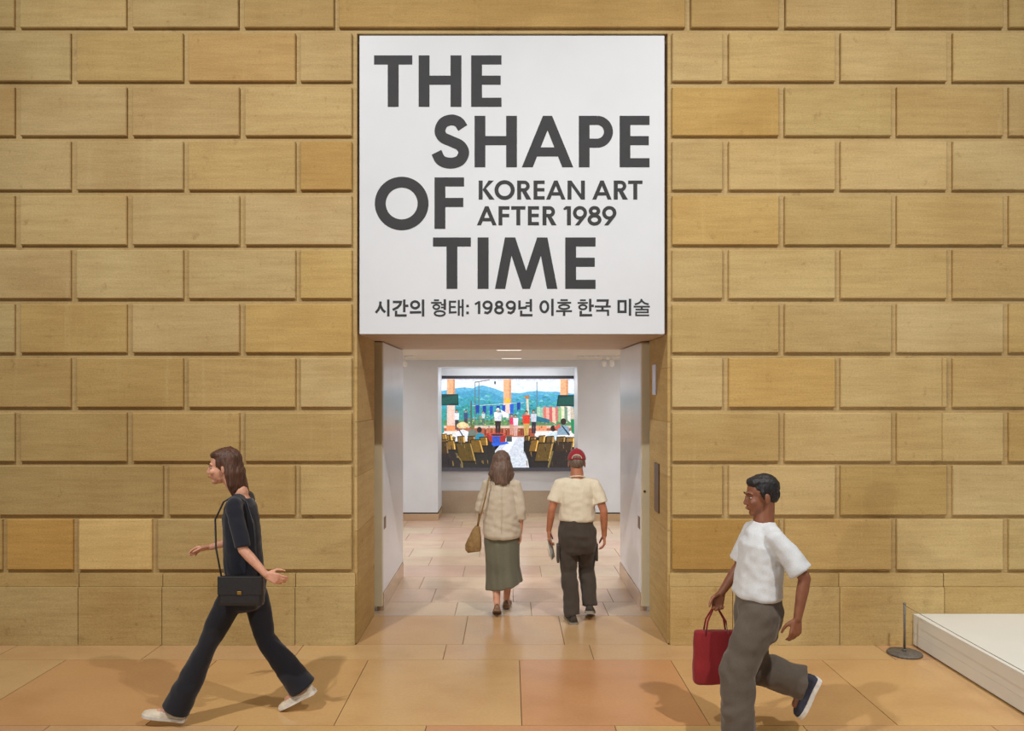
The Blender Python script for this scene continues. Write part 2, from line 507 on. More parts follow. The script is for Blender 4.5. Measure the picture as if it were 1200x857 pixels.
# first row in front of the wall strip: tan, terracotta, tan, tan, red, tan ...
row(yB, yA, xsA, {2: (1.0, 1.04, 1.0), 3: (0.97, 0.88, 0.80), 4: (1.0, 0.94, 0.86), 5: (1.02, 1.0, 0.94), 6: (1.0, 0.84, 0.80), 7: (1.02, 0.98, 0.92), 8: (1.04, 1.0, 0.92)})
row(yA, 0.0, xsB)
y = yB
k = 0
while y > -8.0:
    h = [0.36, 1.24][k % 2]
    row(max(-8.2, y - h), y, xsB if k % 2 == 0 else xsA, {4: (1.02, 1.03, 0.9), 5: (1.0, 0.82, 0.78), 6: (1.03, 1.03, 0.92)} if k % 2 == 0 else {})
    y -= h; k += 1
COOL_LIT = lambda: (1.02 * random.uniform(0.97, 1.03), 1.20 * random.uniform(0.985, 1.015), 1.75 * random.uniform(0.98, 1.02))  # same sandstone as the hall; cool gallery light is put into the tile colour
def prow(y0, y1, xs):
    row(y0, y1, xs, {i: COOL_LIT() for i in range(len(xs))})
yR = [yC] + [FY(v) for v in (721.9, 705.9, 690.3, 676.1, 663.3, 652.9, 643)]
row(0.0, yR[1], [-HW, -0.424, 0.445, HW])
prow(yR[1], yR[2], [-1.45, -0.553, 0.19, 0.93, 1.45])
prow(yR[2], yR[3], [-1.45, -0.825, 0.014, 1.04, 1.45])
prow(yR[3], yR[4], [-1.45, -1.013, -0.13, 0.78, 1.45])
wide = lambda offs: [-4.5] + [offs + 0.92 * k for k in range(-4, 5) if -4.4 < offs + 0.92 * k < 4.4] + [4.5]
prow(yR[4], yR[5], wide(-0.57)); prow(yR[5], yR[6], wide(-0.11)); prow(yR[6], yR[7], wide(-0.42))
y = yR[7]; k = 0
while y < 9.0:
    prow(y, y + 0.56, wide([-0.05, -0.62, -0.3, -0.8][k % 4])); y += 0.56; k += 1

# ------------------------------------------------------------------ the passage and the gallery behind
PX = 1.268           # white leaf plane
Y0, Y1 = 1.05, 2.48
for side, sx, nm in (('left', -1, 'door_1'), ('right', 1, 'door_2')):
    xa, xb = sorted((sx * PX, sx * (PX + 0.05)))
    d = struct(MB().box(xa, xb, Y0, Y1, 0.175, 2.642), nm, M['panel_white'], bevel=0.004)
    tag(d, 'tall white door leaf folded back against the %s side of the passage' % side)
    xa, xb = sorted((sx * (PX - 0.003), sx * (PX + 0.004)))
    zc = WZ(613.5, 7.78)
    lp = MB().box(xa, xb, Y0 + 0.03, Y0 + 0.15, zc - 0.06, zc + 0.06).build('lock_plate', M['bronze'], d, bevel=0.002)
    tag(lp, 'bronze lock plate')
    xa, xb = sorted((sx * (PX - 0.006), sx * (PX + 0.06)))
    struct(MB().box(xa, xb, Y0, Y1, 0.0, 0.17), 'baseboard_' + side, M['floor'], bevel=0.003).color = (0.92, 1.08, 1.5, 1)
    # cream jamb standing between stone and leaf, and the passage side wall behind everything
    xa, xb = sorted((sx * (PX + 0.004), sx * (PX + 0.17)))
    j = struct(MB().box(xa, xb, Y0 - 0.045, Y0 - 0.002, 0.05, 2.642), 'trim_%d' % (1 if sx < 0 else 2), M['cream_jamb'], bevel=0.004)
    if sx > 0:
        MB().lathe([(0.004, 0), (0.012, 0.001), (0.012, 0.010), (0.008, 0.012)], (PX + 0.03, Y0 - 0.045, 1.18), 12, (0, -1, 0)).build('keyhole', M['bronze'], j)
    xa, xb = sorted((sx * (PX + 0.062), sx * 4.5))
    struct(MB().box(xa, xb, Y0, Y1, 0.0, 2.80), 'wall_passage_' + side, M['white_wall'])
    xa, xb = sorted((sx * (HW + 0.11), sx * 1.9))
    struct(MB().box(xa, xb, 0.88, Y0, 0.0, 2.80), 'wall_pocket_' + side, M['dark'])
    xa, xb = sorted((sx * 4.5, sx * 4.6))
    struct(MB().box(xa, xb, Y1, 9.6, 0.0, 2.80), 'wall_gallery_' + side, M['white_wall'])
struct(MB().box(-1.9, 1.9, 0.89, Y1, 2.652, 2.80), 'ceiling_passage', M['soffit'])
ceil = struct(MB().box(-4.6, 4.6, Y1, 9.7, 2.69, 2.80), 'ceiling', M['ceiling'])

YP = 13.16 - 6.69    # far partition with the opening for the screen
YS = 13.96 - 6.69    # wall that carries the screen
oxl, oxr = WX(513, 13.16), WX(677, 13.16)
ozt = WZ(430, 13.16)
part_depth = 0.55
for nm, a, b in (('left', -4.5, oxl), ('right', oxr, 4.5)):
    p = struct(MB().box(a, b, YP, YS, 0.135, 2.69), 'wall_partition_' + nm, M['white_wall'])
    MB().box(a, b if nm == 'left' else b, YP + 0.03, YS, 0.115, 0.135).build('shadow_gap', M['dark'], p)
    a2, b2 = (a, b + 0.01) if nm == 'left' else (a - 0.01, b)
    struct(MB().box(a2, b2, YP - 0.012, YS, 0.0, 0.115), 'baseboard_partition_' + nm, M['floor'], bevel=0.003).color = (0.9, 1.0, 1.2, 1)
struct(MB().box(oxl, oxr, YP, YS, ozt, 2.69), 'wall_header', M['white_wall'])
struct(MB().box(oxl - 0.4, oxr + 0.4, YS, YS + 0.12, 0.40, 2.80), 'wall_screen', M['white_wall'])
struct(MB().box(oxl - 0.4, oxr + 0.4, YS + 0.004, YS + 0.12, 0.0, 0.40), 'baseboard_screen', M['floor']).color = (0.85, 1.1, 1.6, 1)
struct(MB().box(-4.6, 4.6, 9.6, 9.7, 0.0, 2.8), 'wall_gallery_back', M['white_wall'])

# plates on the right reveal
def reveal_plate(name, label, p0, p1, t0, b0, mat, cat):
    D0 = (HW - 0.004 - CAM.x) * F / (p1 - CX); D1 = (HW - 0.004 - CAM.x) * F / (p0 - CX)
    Dm = (D0 + D1) / 2
    o = MB().box(HW - 0.016, HW - 0.0045, D0 + CAM.y, D1 + CAM.y, WZ(b0, Dm), WZ(t0, Dm)).build(name, mat, None, bevel=0.002)
    return tag(o, label, cat)
reveal_plate('wall_label', 'small pale upright plaque high on the right stone reveal', 765.8, 769.3, 427.5, 463, M['plate_white'], 'plaque')
reveal_plate('cover_plate', 'brown metal cover plate low on the right stone reveal', 768, 773, 543, 600, M['bronze'], 'plate')

# ceiling lights and track lamps in the gallery
def ceiling_slot(x, y, label):
    t = thing('ceiling_light', label, 'light', (x, y, 2.69))
    MB().box(-0.17, 0.17, -0.045, 0.045, -0.006, -0.0005).build('frame', M['lamp_white'], t, bevel=0.002)
    MB().box(-0.15, 0.15, -0.03, 0.03, -0.008, -0.006).build('diffuser', M['glow'], t)
ceiling_slot(WX(596.5, 9.94), 9.94 - 6.69, 'slim lit slot light in the gallery ceiling just past the passage')
ceiling_slot(WX(599.5, 12.4), 12.4 - 6.69, 'slim lit slot light in the gallery ceiling close to the screen wall')
def track(x0, x1, y, heads, side):
    t = tag(MB().box(x0, x1, y - 0.018, y + 0.018, 2.665, 2.6898).build('lighting_track', M['lamp_white'], None, bevel=0.003),
            'white lighting track under the gallery ceiling on the %s side' % side, 'track')
    for i, hx in enumerate(heads):
        l = thing('track_lamp', ('small white spot lamp on the %s lighting track' % side) + ((' nearer the screen', ' nearer the gallery side wall')[i] if len(heads) > 1 else ''), 'lamp', (hx, y, 2.665), 0, 'gallery track lamps')
        MB().box(-0.03, 0.03, -0.015, 0.015, -0.025, 0).build('adapter', M['lamp_white'], l, bevel=0.003)
        MB().tube([(0, 0, -0.025), (0, 0, -0.06)], 0.007).build('stem', M['lamp_white'], l)
        MB().lathe([(0.026, 0), (0.034, 0.01), (0.038, 0.10), (0.036, 0.105), (0.030, 0.09)], (0, 0.02, -0.045), 16, (0.2, 0.75, -0.6)).build('lamp_head', M['lamp_white'], l, True)
        MB().lathe([(0.001, 0), (0.028, 0.001), (0.028, 0.004), (0.001, 0.005)], V((0, 0.02, -0.045)) + V((0.2, 0.75, -0.6)).normalized() * 0.088, 16, (0.2, 0.75, -0.6)).build('lens', M['glow'], l)
track(-3.2, -1.42, 11.5 - 6.69, [-1.58], 'left')
track(0.95, 3.2, 11.5 - 6.69, [1.36, 1.47], 'right')

# ------------------------------------------------------------------ sign with its lettering
sx0, sx1 = WX(421), WX(779)
sgn = thing('exhibition_sign', 'large square white exhibition sign with charcoal lettering above the passage', 'sign', (0, 0.012, SOFF))
S0 = (0, -0.012, -SOFF)
MB().box(sx0, sx1, 0.012, 0.05, WZ(391.5), SIGN_TOP).build('panel', M['sign'], sgn, bevel=0.002, loc=S0)
LY0, LY1 = 0.0095, 0.0122

def catmull(pts, n=8):
    out = []
    P_ = [pts[0]] + list(pts) + [pts[-1]]
    for i in range(1, len(P_) - 2):
        for k in range(n):
            t = k / n
            a, b, c, d = (V(P_[i - 1]), V(P_[i]), V(P_[i + 1]), V(P_[i + 2]))
            out.append(0.5 * (2 * b + (c - a) * t + (2 * a - 5 * b + 4 * c - d) * t * t + (3 * b - a - 3 * c + d) * t ** 3))
    out.append(V(pts[-1]))
    return out

class Ink:
    """flat lettering collected as polygons in a 2D frame, then extruded on the sign"""
    def __init__(s): s.polys = []
    def poly(s, *p): s.polys.append([tuple(q) for q in p]); return s
    def rect(s, x0, y0, x1, y1): return s.poly((x0, y0), (x1, y0), (x1, y1), (x0, y1))
    def stroke(s, pts, w, closed=False):
        pts = [V((p[0], p[1])) for p in pts]
        n = len(pts); Ls = []; Rs = []
        for i in range(n):
            if closed: a, b = pts[i - 1], pts[(i + 1) % n]
            else: a, b = pts[max(i - 1, 0)], pts[min(i + 1, n - 1)]
            p = pts[i]
            d1 = (p - a); d2 = (b - p)
            if d1.length < 1e-6: d1 = d2
            if d2.length < 1e-6: d2 = d1
            d1.normalize(); d2.normalize()
            t = (d1 + d2).normalized()
            nn = V((-t.y, t.x))
            c = max(0.5, nn.dot(V((-d1.y, d1.x))))
            Ls.append(p + nn * (w / 2 / c)); Rs.append(p - nn * (w / 2 / c))
        for i in range(n if closed else n - 1):
            j = (i + 1) % n
            s.poly(Rs[i], Rs[j], Ls[j], Ls[i])
        return s
    def ring(s, cx, cy, rx, ry, w, a0=0, a1=360, n=40):
        pts = [(cx + rx * math.cos(math.radians(a0 + (a1 - a0) * i / n)), cy + ry * math.sin(math.radians(a0 + (a1 - a0) * i / n))) for i in range(n + 1)]
        if abs(a1 - a0) >= 360: return s.stroke(pts[:-1], w, True)
        return s.stroke(pts, w)
    def mesh_into(s, mb, fn):
        for ip, p in enumerate(s.polys):
            q = [fn(x, y) for x, y in p]
            ar = sum(q[i][0] * q[(i + 1) % len(q)][1] - q[(i + 1) % len(q)][0] * q[i][1] for i in range(len(q)))
            if ar < 0: q = q[::-1]
            mb.prism(q, LY0 - ip * 8e-6, LY1)

def glyph(ch, w, b):
    """cap height 100; w = stem width, b = bar width; returns Ink and advance width"""
    g = Ink()
    if ch == 'T':
        W = 74.; g.rect(0, 100 - b, W, 100); g.rect(W / 2 - w / 2, 0, W / 2 + w / 2, 100 - b)
    elif ch == 'H':
        W = 83.; g.rect(0, 0, w, 100); g.rect(W - w, 0, W, 100); g.rect(w, 43, W - w, 43 + b)
    elif ch == 'E':
        W = 59.; g.rect(0, 0, w, 100); g.rect(w, 100 - b, W, 100); g.rect(w, 43, W - 1.5, 43 + b); g.rect(w, 0, W, b)
    elif ch == 'F':
        W = 57.5; g.rect(0, 0, w, 100); g.rect(w, 100 - b, W, 100); g.rect(w, 42.5, W - 1.5, 42.5 + b)
    elif ch == 'I':
        W = w; g.rect(0, 0, w, 100)
    elif ch == 'P':
        W = 67.; g.rect(0, 0, w, 100)
        r = 31.; yc = 100 - r
        g.rect(w, 100 - b, W - r, 100); g.rect(w, 100 - 2 * r, W - r, 100 - 2 * r + b)
        g.ring(W - r, yc, r - b / 2, r - b / 2, b, -90, 90, 28)
    elif ch == 'R':
        W = 72.; r = 29.; yc = 100 - r
        g.rect(0, 0, w, 100); g.rect(w, 100 - b, 58 - r + 6, 100); g.rect(w, 100 - 2 * r, 58 - r + 6, 100 - 2 * r + b)
        g.ring(58 - r + 6, yc, r - b / 2, r - b / 2, b, -90, 90, 24)
        g.poly((w + 4, 44), (w + 4 + w * 1.15, 44), (W, 0), (W - w * 1.28, 0))
    elif ch == 'A':
        W = 101.; sl = (W / 2 - 9) / 100.
        g.poly((0, 0), (w * 1.02, 0), (W / 2 + 0, 72), (W / 2 + 9, 100), (W / 2 - 9, 100))
        g.poly((W, 0), (W / 2 + 9, 100), (W / 2 - 9, 100), (W / 2, 72), (W - w * 1.02, 0))
        y0, y1 = 21, 21 + b
        f = lambda y: w * 1.02 * 0.5 + (W / 2 - w * 0.5) * (y / 72.)
        g.poly((f(y0) * 0.9, y0), (W - f(y0) * 0.9, y0), (W - f(y1) * 0.9, y1), (f(y1) * 0.9, y1))
    elif ch == 'O':
        W = 104.; g.ring(W / 2, 50, 52 - w / 2, 52 - w / 2, w, n=64)
    elif ch == 'S':
        W = 73.
        pts = catmull([(61, 76.5), (52.5, 88.0), (38.5, 92.0), (23.5, 86.5), (16.5, 71.5), (22, 58.5), (38.5, 50.5), (56, 42), (62.8, 28.5), (55.5, 13.5), (38, 8.0), (19, 13), (9.7, 29)])
        g.stroke(pts, w)
    elif ch == 'M':
        W = 125.
        g.poly((0, 0), (20.5, 0), (33, 65), (40.5, 100), (20, 100))
        g.poly((20, 100), (40.5, 100), (62.5, 35), (69.5, 0), (55, 0), (33, 65))
        g.poly((W - 20, 100), (W - 40.5, 100), (W - 62.5, 35), (W - 69.5, 0), (W - 55, 0), (W - 33, 65))
        g.poly((W, 0), (W - 20.5, 0), (W - 33, 65), (W - 40.5, 100), (W - 20, 100))
    elif ch == 'K':
        W = 82.; g.rect(0, 0, w, 100)
        g.poly((w, 52), (w + 4, 44), (W - 4, 100), (W - 4 - w * 1.35, 100))
        g.poly((w, 52), (W - w * 1.35, 0), (W, 0), (w + 16, 61))
    elif ch == 'N':
        W = 90.; g.rect(0, 0, w, 100); g.rect(W - w, 0, W, 100)
        g.poly((0, 100), (W - w, 0), (W, 0), (w, 100))
    elif ch == '1':
        W = 40.; g.rect(W - w, 0, W, 100); g.poly((0, 86), (6, 80), (W - w, 84), (W, 100), (14, 100))
    elif ch == '9':
        W = 72.; r = 36 - b / 2
        g.ring(36, 65, r, r, b)
        g.poly((64, 42), (48, 50), (10, 0), (31, 0))
        g.poly((36 + 36 - b, 65), (36 + 36, 65), (66, 44), (50, 44))
    elif ch == '8':
        W = 70.
        g.ring(35, 75, 28 - b / 2 + 1, 26 - b / 2, b); g.ring(35, 29, 35 - b / 2, 30.5 - b / 2, b)
    return g, W

def big_letter(ch, px0, py0, py1, px1=None):
    g, W = glyph(ch, 21.0, 17.6)
    s_ = (py1 - py0) / 100.0
    if px1 is None: sx_ = s_
    else: sx_ = (px1 - px0) / W
    mb = MB(); g.mesh_into(mb, lambda x, y: (WX(px0 + x * sx_), WZ(py1 - y * s_)))
    mb.build('letter', M['letter'], sgn, loc=S0)
c7 = lambda u: 400 + u / 2.255
for ch, a, b, t, bt in [('T', 86, 187, 100, 236), ('H', 204, 317, 100, 236), ('E', 343, 423, 100, 236),
                        ('S', 238, 337, 260, 396), ('H', 352, 464, 260, 396), ('A', 477, 613, 260, 396), ('P', 628, 718, 260, 396), ('E', 736, 815, 260, 396),
                        ('O', 88, 230, 424, 560), ('F', 246, 324, 423, 559),
                        ('T', 242, 342, 582, 718), ('I', 360, 389, 582, 718), ('M', 406, 571, 582, 718), ('E', 592, 672, 582, 718)]:
    big_letter(ch, c7(a), 20 + t / 2.255, 20 + bt / 2.255, c7(b))

def line_text(name, spec, py0, py1):
    s_ = (py1 - py0) / 100.0
    for ch, a, b in spec:
        mb = MB()
        g, W = glyph(ch, 20.0, 17.6)
        x0, x1 = 555 + a / 5.714, 555 + b / 5.714
        g.mesh_into(mb, lambda x, y: (WX(x0 + x * (x1 - x0) / W), WZ(py1 - y * s_)))
        mb.build(name, M['letter'], sgn, loc=S0)
line_text('subtitle_letter', [('K', 34, 140), ('O', 140, 275), ('R', 292, 386), ('E', 402, 476), ('A', 486, 616), ('N', 630, 746), ('A', 796, 925), ('R', 940, 1034), ('T', 1036, 1132)], 205 + 36 / 5.714, 205 + 163 / 5.714)
line_text('subtitle_letter', [('A', 22, 154), ('F', 167, 240), ('T', 252, 347), ('E', 364, 438), ('R', 462, 556), ('1', 600, 652), ('9', 666, 760), ('8', 764, 857), ('9', 862, 957)], 205 + 208 / 5.714, 205 + 336 / 5.714)

def korean():
    g = Ink(); W = 19.5; marks = []
    def flush():
        if g.polys: marks.append(list(g.polys)); g.polys = []
    def st(pts, off=0, w=W): g.stroke([(x + off, -y) for x, y in pts], w)
    def el(cx, cy, rx, ry, off=0, w=W): g.ring(cx + off, -cy, rx, ry, w, n=28)
    flush()
    st([(75, 58), (73, 88), (60, 122), (36, 152)]); st([(75, 92), (90, 125), (114, 148)]); st([(140, 42), (140, 182)])
    flush()
    st([(178, 62), (243, 62), (238, 84), (216, 108), (176, 128)]); st([(272, 42), (272, 146)]); st([(272, 94), (306, 94)]); st([(204, 134), (204, 174), (292, 174)])
    flush()
    el(362, 86, 32, 28); st([(318, 149), (412, 147)]); st([(428, 42), (428, 182)])
    flush()
    st([(518, 48), (560, 48)], w=14); st([(494, 69), (582, 69)], w=14); el(538, 103, 25, 18, w=14); st([(608, 40), (608, 128)]); st([(576, 84), (608, 84)], w=13); st([(576, 108), (608, 108)], w=13); el(566, 157, 42, 20, w=15)
    flush()
    st([(702, 60), (650, 60), (650, 150), (706, 147)], w=16); st([(650, 104), (698, 104)], w=15); st([(724, 46), (724, 176)], w=16); st([(756, 40), (756, 182)], w=16); st([(724, 104), (756, 104)], w=15)
    flush()
    g.rect(786, -106, 807, -85); flush(); g.rect(786, -163, 807, -142)
    def one(x): st([(x - 34, 82), (x - 4, 64)], w=16); st([(x, 56), (x, 162)])
    def nine(x): el(x, 88, 32, 28); st([(x + 32, 90), (x + 31, 116), (x + 20, 142), (x, 154), (x - 26, 148)])
    flush()
    one(892); flush(); nine(962); flush(); el(1058, 82, 24, 21); el(1058, 131, 31, 24); flush(); nine(1155)
    o = 165 * 7.06
    flush()
    st([(62, 50), (62, 114), (122, 108)], o); st([(156, 38), (156, 142)], o); st([(112, 70), (156, 70)], o, 14); st([(112, 96), (156, 96)], o, 14); st([(76, 134), (76, 172), (170, 172)], o)
    flush()
    el(268, 102, 31, 44, o); st([(335, 36), (335, 177)], o)
    flush()
    st([(402, 47), (462, 47)], o, 15); st([(376, 69), (490, 69)], o, 15); el(432, 103, 42, 17, o, 15); st([(366, 138), (497, 138)], o, 15); st([(432, 138), (432, 177)], o)
    flush()
    st([(564, 48), (612, 48)], o, 14); st([(544, 70), (628, 70)], o, 14); el(587, 105, 30, 18, o, 15); st([(648, 36), (648, 142)], o); st([(648, 94), (678, 94)], o); st([(570, 136), (570, 172), (664, 172)], o)
    flush()
    st([(702, 50), (792, 50), (786, 96)], o); st([(686, 100), (818, 100)], o, 16); st([(750, 100), (750, 130)], o); st([(698, 134), (796, 134), (796, 177)], o, 16)
    flush()
    g.stroke([(x + o, -y) for x, y in ((884, 56), (940, 56), (940, 144), (884, 144))], W, True); st([(978, 36), (978, 177)], o)
    flush()
    st([(1075, 38), (1066, 60), (1046, 74), (1018, 82)], o, 15); st([(1075, 52), (1098, 72), (1132, 82)], o, 15); st([(1008, 101), (1142, 101)], o, 14); st([(1075, 101), (1075, 122)], o, 16)
    st([(1024, 125), (1126, 125), (1126, 148), (1028, 148), (1028, 173), (1136, 173)], o, 13)
    flush()
    for pl_ in marks:
        g.polys = pl_; mb = MB(); g.mesh_into(mb, lambda x, y: (WX(435 + x / 7.06), WZ(345 - y / 7.06)))
        mb.build('korean_letter', M['letter'], sgn, loc=S0)
korean()

# ------------------------------------------------------------------ video screen in the gallery
def screen():
    x0, x1 = WX(516.8, 13.93), WX(673.2, 13.93)
    z1, z0 = WZ(440.5, 13.93), WZ(552.5, 13.93)
    yf = YS - 0.03
    t = thing('video_screen', 'large glowing video screen showing mountains, laundry lines and rows of seats', 'screen', ((x0 + x1) / 2, YS, z0))
    off = (-(x0 + x1) / 2, -YS, -z0)
    MB().box(x0, x1, yf, YS - 0.001, z0, z1).build('housing', M['black_plastic'], t, loc=off, bevel=0.003)
    # picture in the coordinates of a 1143 x 857 enlargement
    u0, u1, v0, v1 = 62.0, 1070.0, 95.0, 815.0
    polys = []
    def P_(pts, col): polys.append((pts, srgb(*col)))
    def R_(a, b, c, d, col): P_([(a, b), (c, b), (c, d), (a, d)], col)
    def E_(cx, cy, rx, ry, col, n=12): P_([(cx + rx * math.cos(2 * PI * i / n), cy + ry * math.sin(2 * PI * i / n)) for i in range(n)], col)
    rnd = random.Random(3)
    for i in range(8):
        k = i / 7
        R_(u0, 118 + i * 16, u1, 136 + i * 16, (int(225 + 10 * k), int(240 + 8 * k), 252))
    for k in range(9): E_(130 + k * 115 + rnd.uniform(-20, 20), 160 + rnd.uniform(-14, 20), 55, 14, (250, 252, 255))
    # far and near ranges
    def ridge(base, pts, col): P_([(u0, base)] + pts + [(u1, base)], col)
    ridge(480, [(u0, 210), (120, 200), (180, 188), (240, 182), (300, 190), (340, 172), (380, 168), (430, 180), (480, 196), (530, 215), (600, 222), (660, 226), (720, 214), (790, 208), (860, 216), (930, 214), (1000, 226), (u1, 230)], (96, 176, 214))
    ridge(500, [(u0, 250), (140, 236), (220, 220), (300, 205), (350, 196), (400, 206), (460, 226), (520, 256), (600, 262), (680, 246), (760, 232), (840, 240), (920, 238), (1000, 254), (u1, 262)], (74, 160, 196))
    ridge(500, [(u0, 300), (150, 290), (230, 262), (300, 246), (360, 256), (420, 282), (480, 300), (560, 310), (650, 298), (740, 272), (820, 284), (900, 290), (1000, 300), (u1, 310)], (64, 158, 178))
    ridge(500, [(u0, 352), (160, 340), (260, 320), (340, 330), (440, 352), (560, 362), (660, 344), (760, 330), (860, 344), (960, 356), (u1, 360)], (58, 152, 150))
    for k in range(46):
        cx = rnd.uniform(200, 940); cy = rnd.uniform(235, 420)
        P_([(cx - 26, cy + 10), (cx - 6, cy - 10), (cx + 28, cy + 14), (cx + 4, cy + 8)], rnd.choice([(96, 186, 206), (48, 132, 160), (84, 178, 170), (120, 196, 214)]))
    for k in range(230):
        cx = rnd.uniform(u0 + 20, u1 - 20); cy = rnd.uniform(268, 430); a = rnd.uniform(5, 15)
        P_([(cx - a, cy + a * 0.5), (cx, cy - a * 0.35), (cx + a, cy + a * 0.6)], rnd.choice([(86, 180, 200), (52, 138, 160), (70, 164, 150), (44, 120, 130), (110, 190, 190), (60, 146, 120)]))
    # garden strip and terrace
    R_(u0, 430, u1, 520, (92, 140, 96))
    for k in range(60):
        E_(rnd.uniform(280, 780), rnd.uniform(398, 462), rnd.uniform(6, 14), rnd.uniform(4, 10), rnd.choice([(70, 128, 60), (120, 160, 70), (52, 100, 70), (190, 190, 120), (90, 150, 110)]), 8)
    R_(u0, 470, u1, 492, (214, 190, 170)); R_(u0, 490, u1, 560, (176, 96, 70))
    for k in range(24): R_(390 + k * 16, 494, 402 + k * 16, 545, rnd.choice([(150, 70, 52), (120, 58, 44), (190, 110, 80)]))
    R_(u0, 512, 200, 560, (232, 226, 220)); R_(770, 510, u1, 560, (236, 228, 224))
    R_(780, 470, 860, 512, (232, 150, 110))
    for k in range(150):
        cx = rnd.uniform(u0 + 10, u1 - 10); cy = rnd.uniform(400, 520); a = rnd.uniform(3, 8)
        P_([(cx - a, cy + a), (cx - a * 0.4, cy - a), (cx + a, cy + a * 0.5)], rnd.choice([(70, 110, 60), (150, 170, 110), (200, 190, 170), (110, 70, 60), (60, 90, 110), (190, 120, 90)]))
    # walkway
    P_([(560, 556), (690, 556), (700, 640), (730, 800), (400, 800), (470, 660)], (206, 212, 222))
    P_([(590, 556), (640, 556), (560, 690), (500, 800), (440, 800), (500, 690)], (232, 236, 244))
    R_(u0, 556, 470, 790, (44, 42, 40)); P_([(690, 556), (u1, 556), (u1, 790), (740, 790), (690, 660)], (40, 38, 38))
    # carpet and tub
    P_([(400, 528), (552, 528), (548, 596), (470, 606), (430, 590)], (164, 50, 48)); E_(486, 538, 66, 14, (206, 82, 72)); E_(486, 540, 50, 9, (70, 50, 60))
    P_([(446, 552), (510, 552), (505, 606), (455, 606)], (40, 86, 190)); P_([(440, 604), (560, 592), (575, 606), (460, 628)], (44, 96, 214)); R_(556, 550, 598, 592, (70, 78, 76))
    # posts and beam
    R_(u0, 118, u1, 128, (206, 198, 214))
    for a, b in ((108, 168), (534, 592), (962, 1022)):
        R_(a, 122, b, 300, (238, 178, 132)); R_(b - 16, 122, b, 300, (214, 148, 104)); R_(a, 300, b, 470 if a < 500 else 380, (236, 200, 186))
    R_(104, 470, 170, 512, (236, 150, 100)); R_(548, 268, 586, 306, (232, 190, 60))
    P_([(60, 234), (192, 234), (196, 318), (64, 318)], (18, 60, 58)); P_([(66, 262), (188, 240), (190, 300), (70, 312)], (26, 84, 78))
    P_([(946, 240), (u1, 240), (u1, 326), (934, 324)], (18, 58, 56)); P_([(952, 262), (u1, 250), (u1, 312), (944, 316)], (26, 82, 74))
    for x in (320, 348, 786): R_(x - 3, 140, x + 3, 470, (96, 110, 116))
    R_(286, 282, 294, 470, (90, 84, 70)); P_([(320, 140), (430, 124), (430, 130), (320, 148)], (110, 110, 116)); E_(470, 148, 7, 14, (40, 60, 60))
    # laundry
    P_([(300, 320), (690, 296), (690, 299), (300, 323)], (220, 226, 230))
    for x, y, ww, hh in ((338, 318, 15, 70), (390, 322, 14, 66), (442, 326, 13, 74), (494, 322, 14, 44), (536, 318, 13, 60), (596, 310, 15, 80), (648, 298, 14, 66)):
        P_([(x - ww, y), (x + ww, y - 2), (x + ww - 3, y + hh), (x + 2, y + hh - 18), (x - ww + 3, y + hh)], rnd.choice([(34, 78, 190), (40, 96, 206), (28, 62, 160)]))
    cols = [(170, 206, 178), (146, 196, 170), (214, 120, 110), (232, 170, 150), (206, 96, 98), (238, 196, 168), (200, 120, 118), (140, 190, 130), (226, 222, 190), (120, 150, 130), (232, 224, 214), (206, 190, 170)]
    for k, c in enumerate(cols):
        a = 786 + k * 23
        P_([(a, 318 + (14 if k < 8 else 6)), (a + 24, 326 + 10 * (k % 2)), (a + 24 + (k % 3) * 3, 440 + 10 * (k % 3)), (a + 2, 430 + 12 * (k % 2))], c)
    P_([(782, 398), (880, 424), (880, 452), (784, 440)], (40, 110, 130))
    P_([(706, 270), (722, 270), (728, 400), (712, 400)], (226, 206, 180)); P_([(690, 250), (728, 240), (726, 270), (700, 268)], (186, 120, 70))
    # small figures
    def fig(x, top, h, shirt, legs, hair=(60, 40, 36), skin_=(206, 150, 120), w_=1.0):
        u = h / 8.0
        E_(x, top + u * 0.6, u * 0.5, u * 0.62, hair); E_(x, top + u * 0.8, u * 0.36, u * 0.42, skin_)
        P_([(x - u * 0.95 * w_, top + u * 1.4), (x + u * 0.95 * w_, top + u * 1.4), (x + u * 0.8 * w_, top + u * 4.2), (x - u * 0.8 * w_, top + u * 4.2)], shirt)
        P_([(x - u * 0.75 * w_, top + u * 4.1), (x + u * 0.75 * w_, top + u * 4.1), (x + u * 0.6, top + h), (x + u * 0.08, top + h), (x, top + u * 5), (x - u * 0.08, top + h), (x - u * 0.6, top + h)], legs)
    fig(182, 350, 150, (228, 228, 236), (60, 60, 70)); fig(250, 350, 140, (60, 80, 120), (70, 66, 70))
    fig(382, 360, 110, (200, 216, 214), (90, 110, 100))
    fig(492, 338, 190, (214, 216, 226), (52, 42, 44), (244, 244, 240), w_=1.3)
    P_([(512, 350), (574, 384), (574, 412), (528, 404)], (240, 238, 240)); P_([(462, 372), (484, 366), (500, 392), (468, 412)], (244, 240, 236))
    fig(596, 380, 160, (216, 60, 96), (206, 150, 130)); fig(626, 384, 164, (232, 220, 232), (214, 170, 160))
    fig(706, 356, 196, (222, 62, 44), (196, 160, 90), w_=1.25); fig(762, 350, 180, (206, 206, 220), (46, 46, 60))
    P_([(66, 430), (80, 440), (86, 520), (62, 540)], (60, 150, 140))
    # seated audience
    def bust(x, y, r, shirt, hair):
        P_([(x - r * 2.2, y + r * 4.6), (x - r * 1.8, y + r * 1.8), (x, y + r * 1.1), (x + r * 1.8, y + r * 1.8), (x + r * 2.2, y + r * 4.6)], shirt); E_(x, y, r, r * 1.15, hair)
    bust(226, 470, 26, (226, 228, 236), (120, 90, 70)); E_(226, 470, 46, 24, (226, 196, 140)); E_(226, 462, 28, 20, (238, 214, 164))
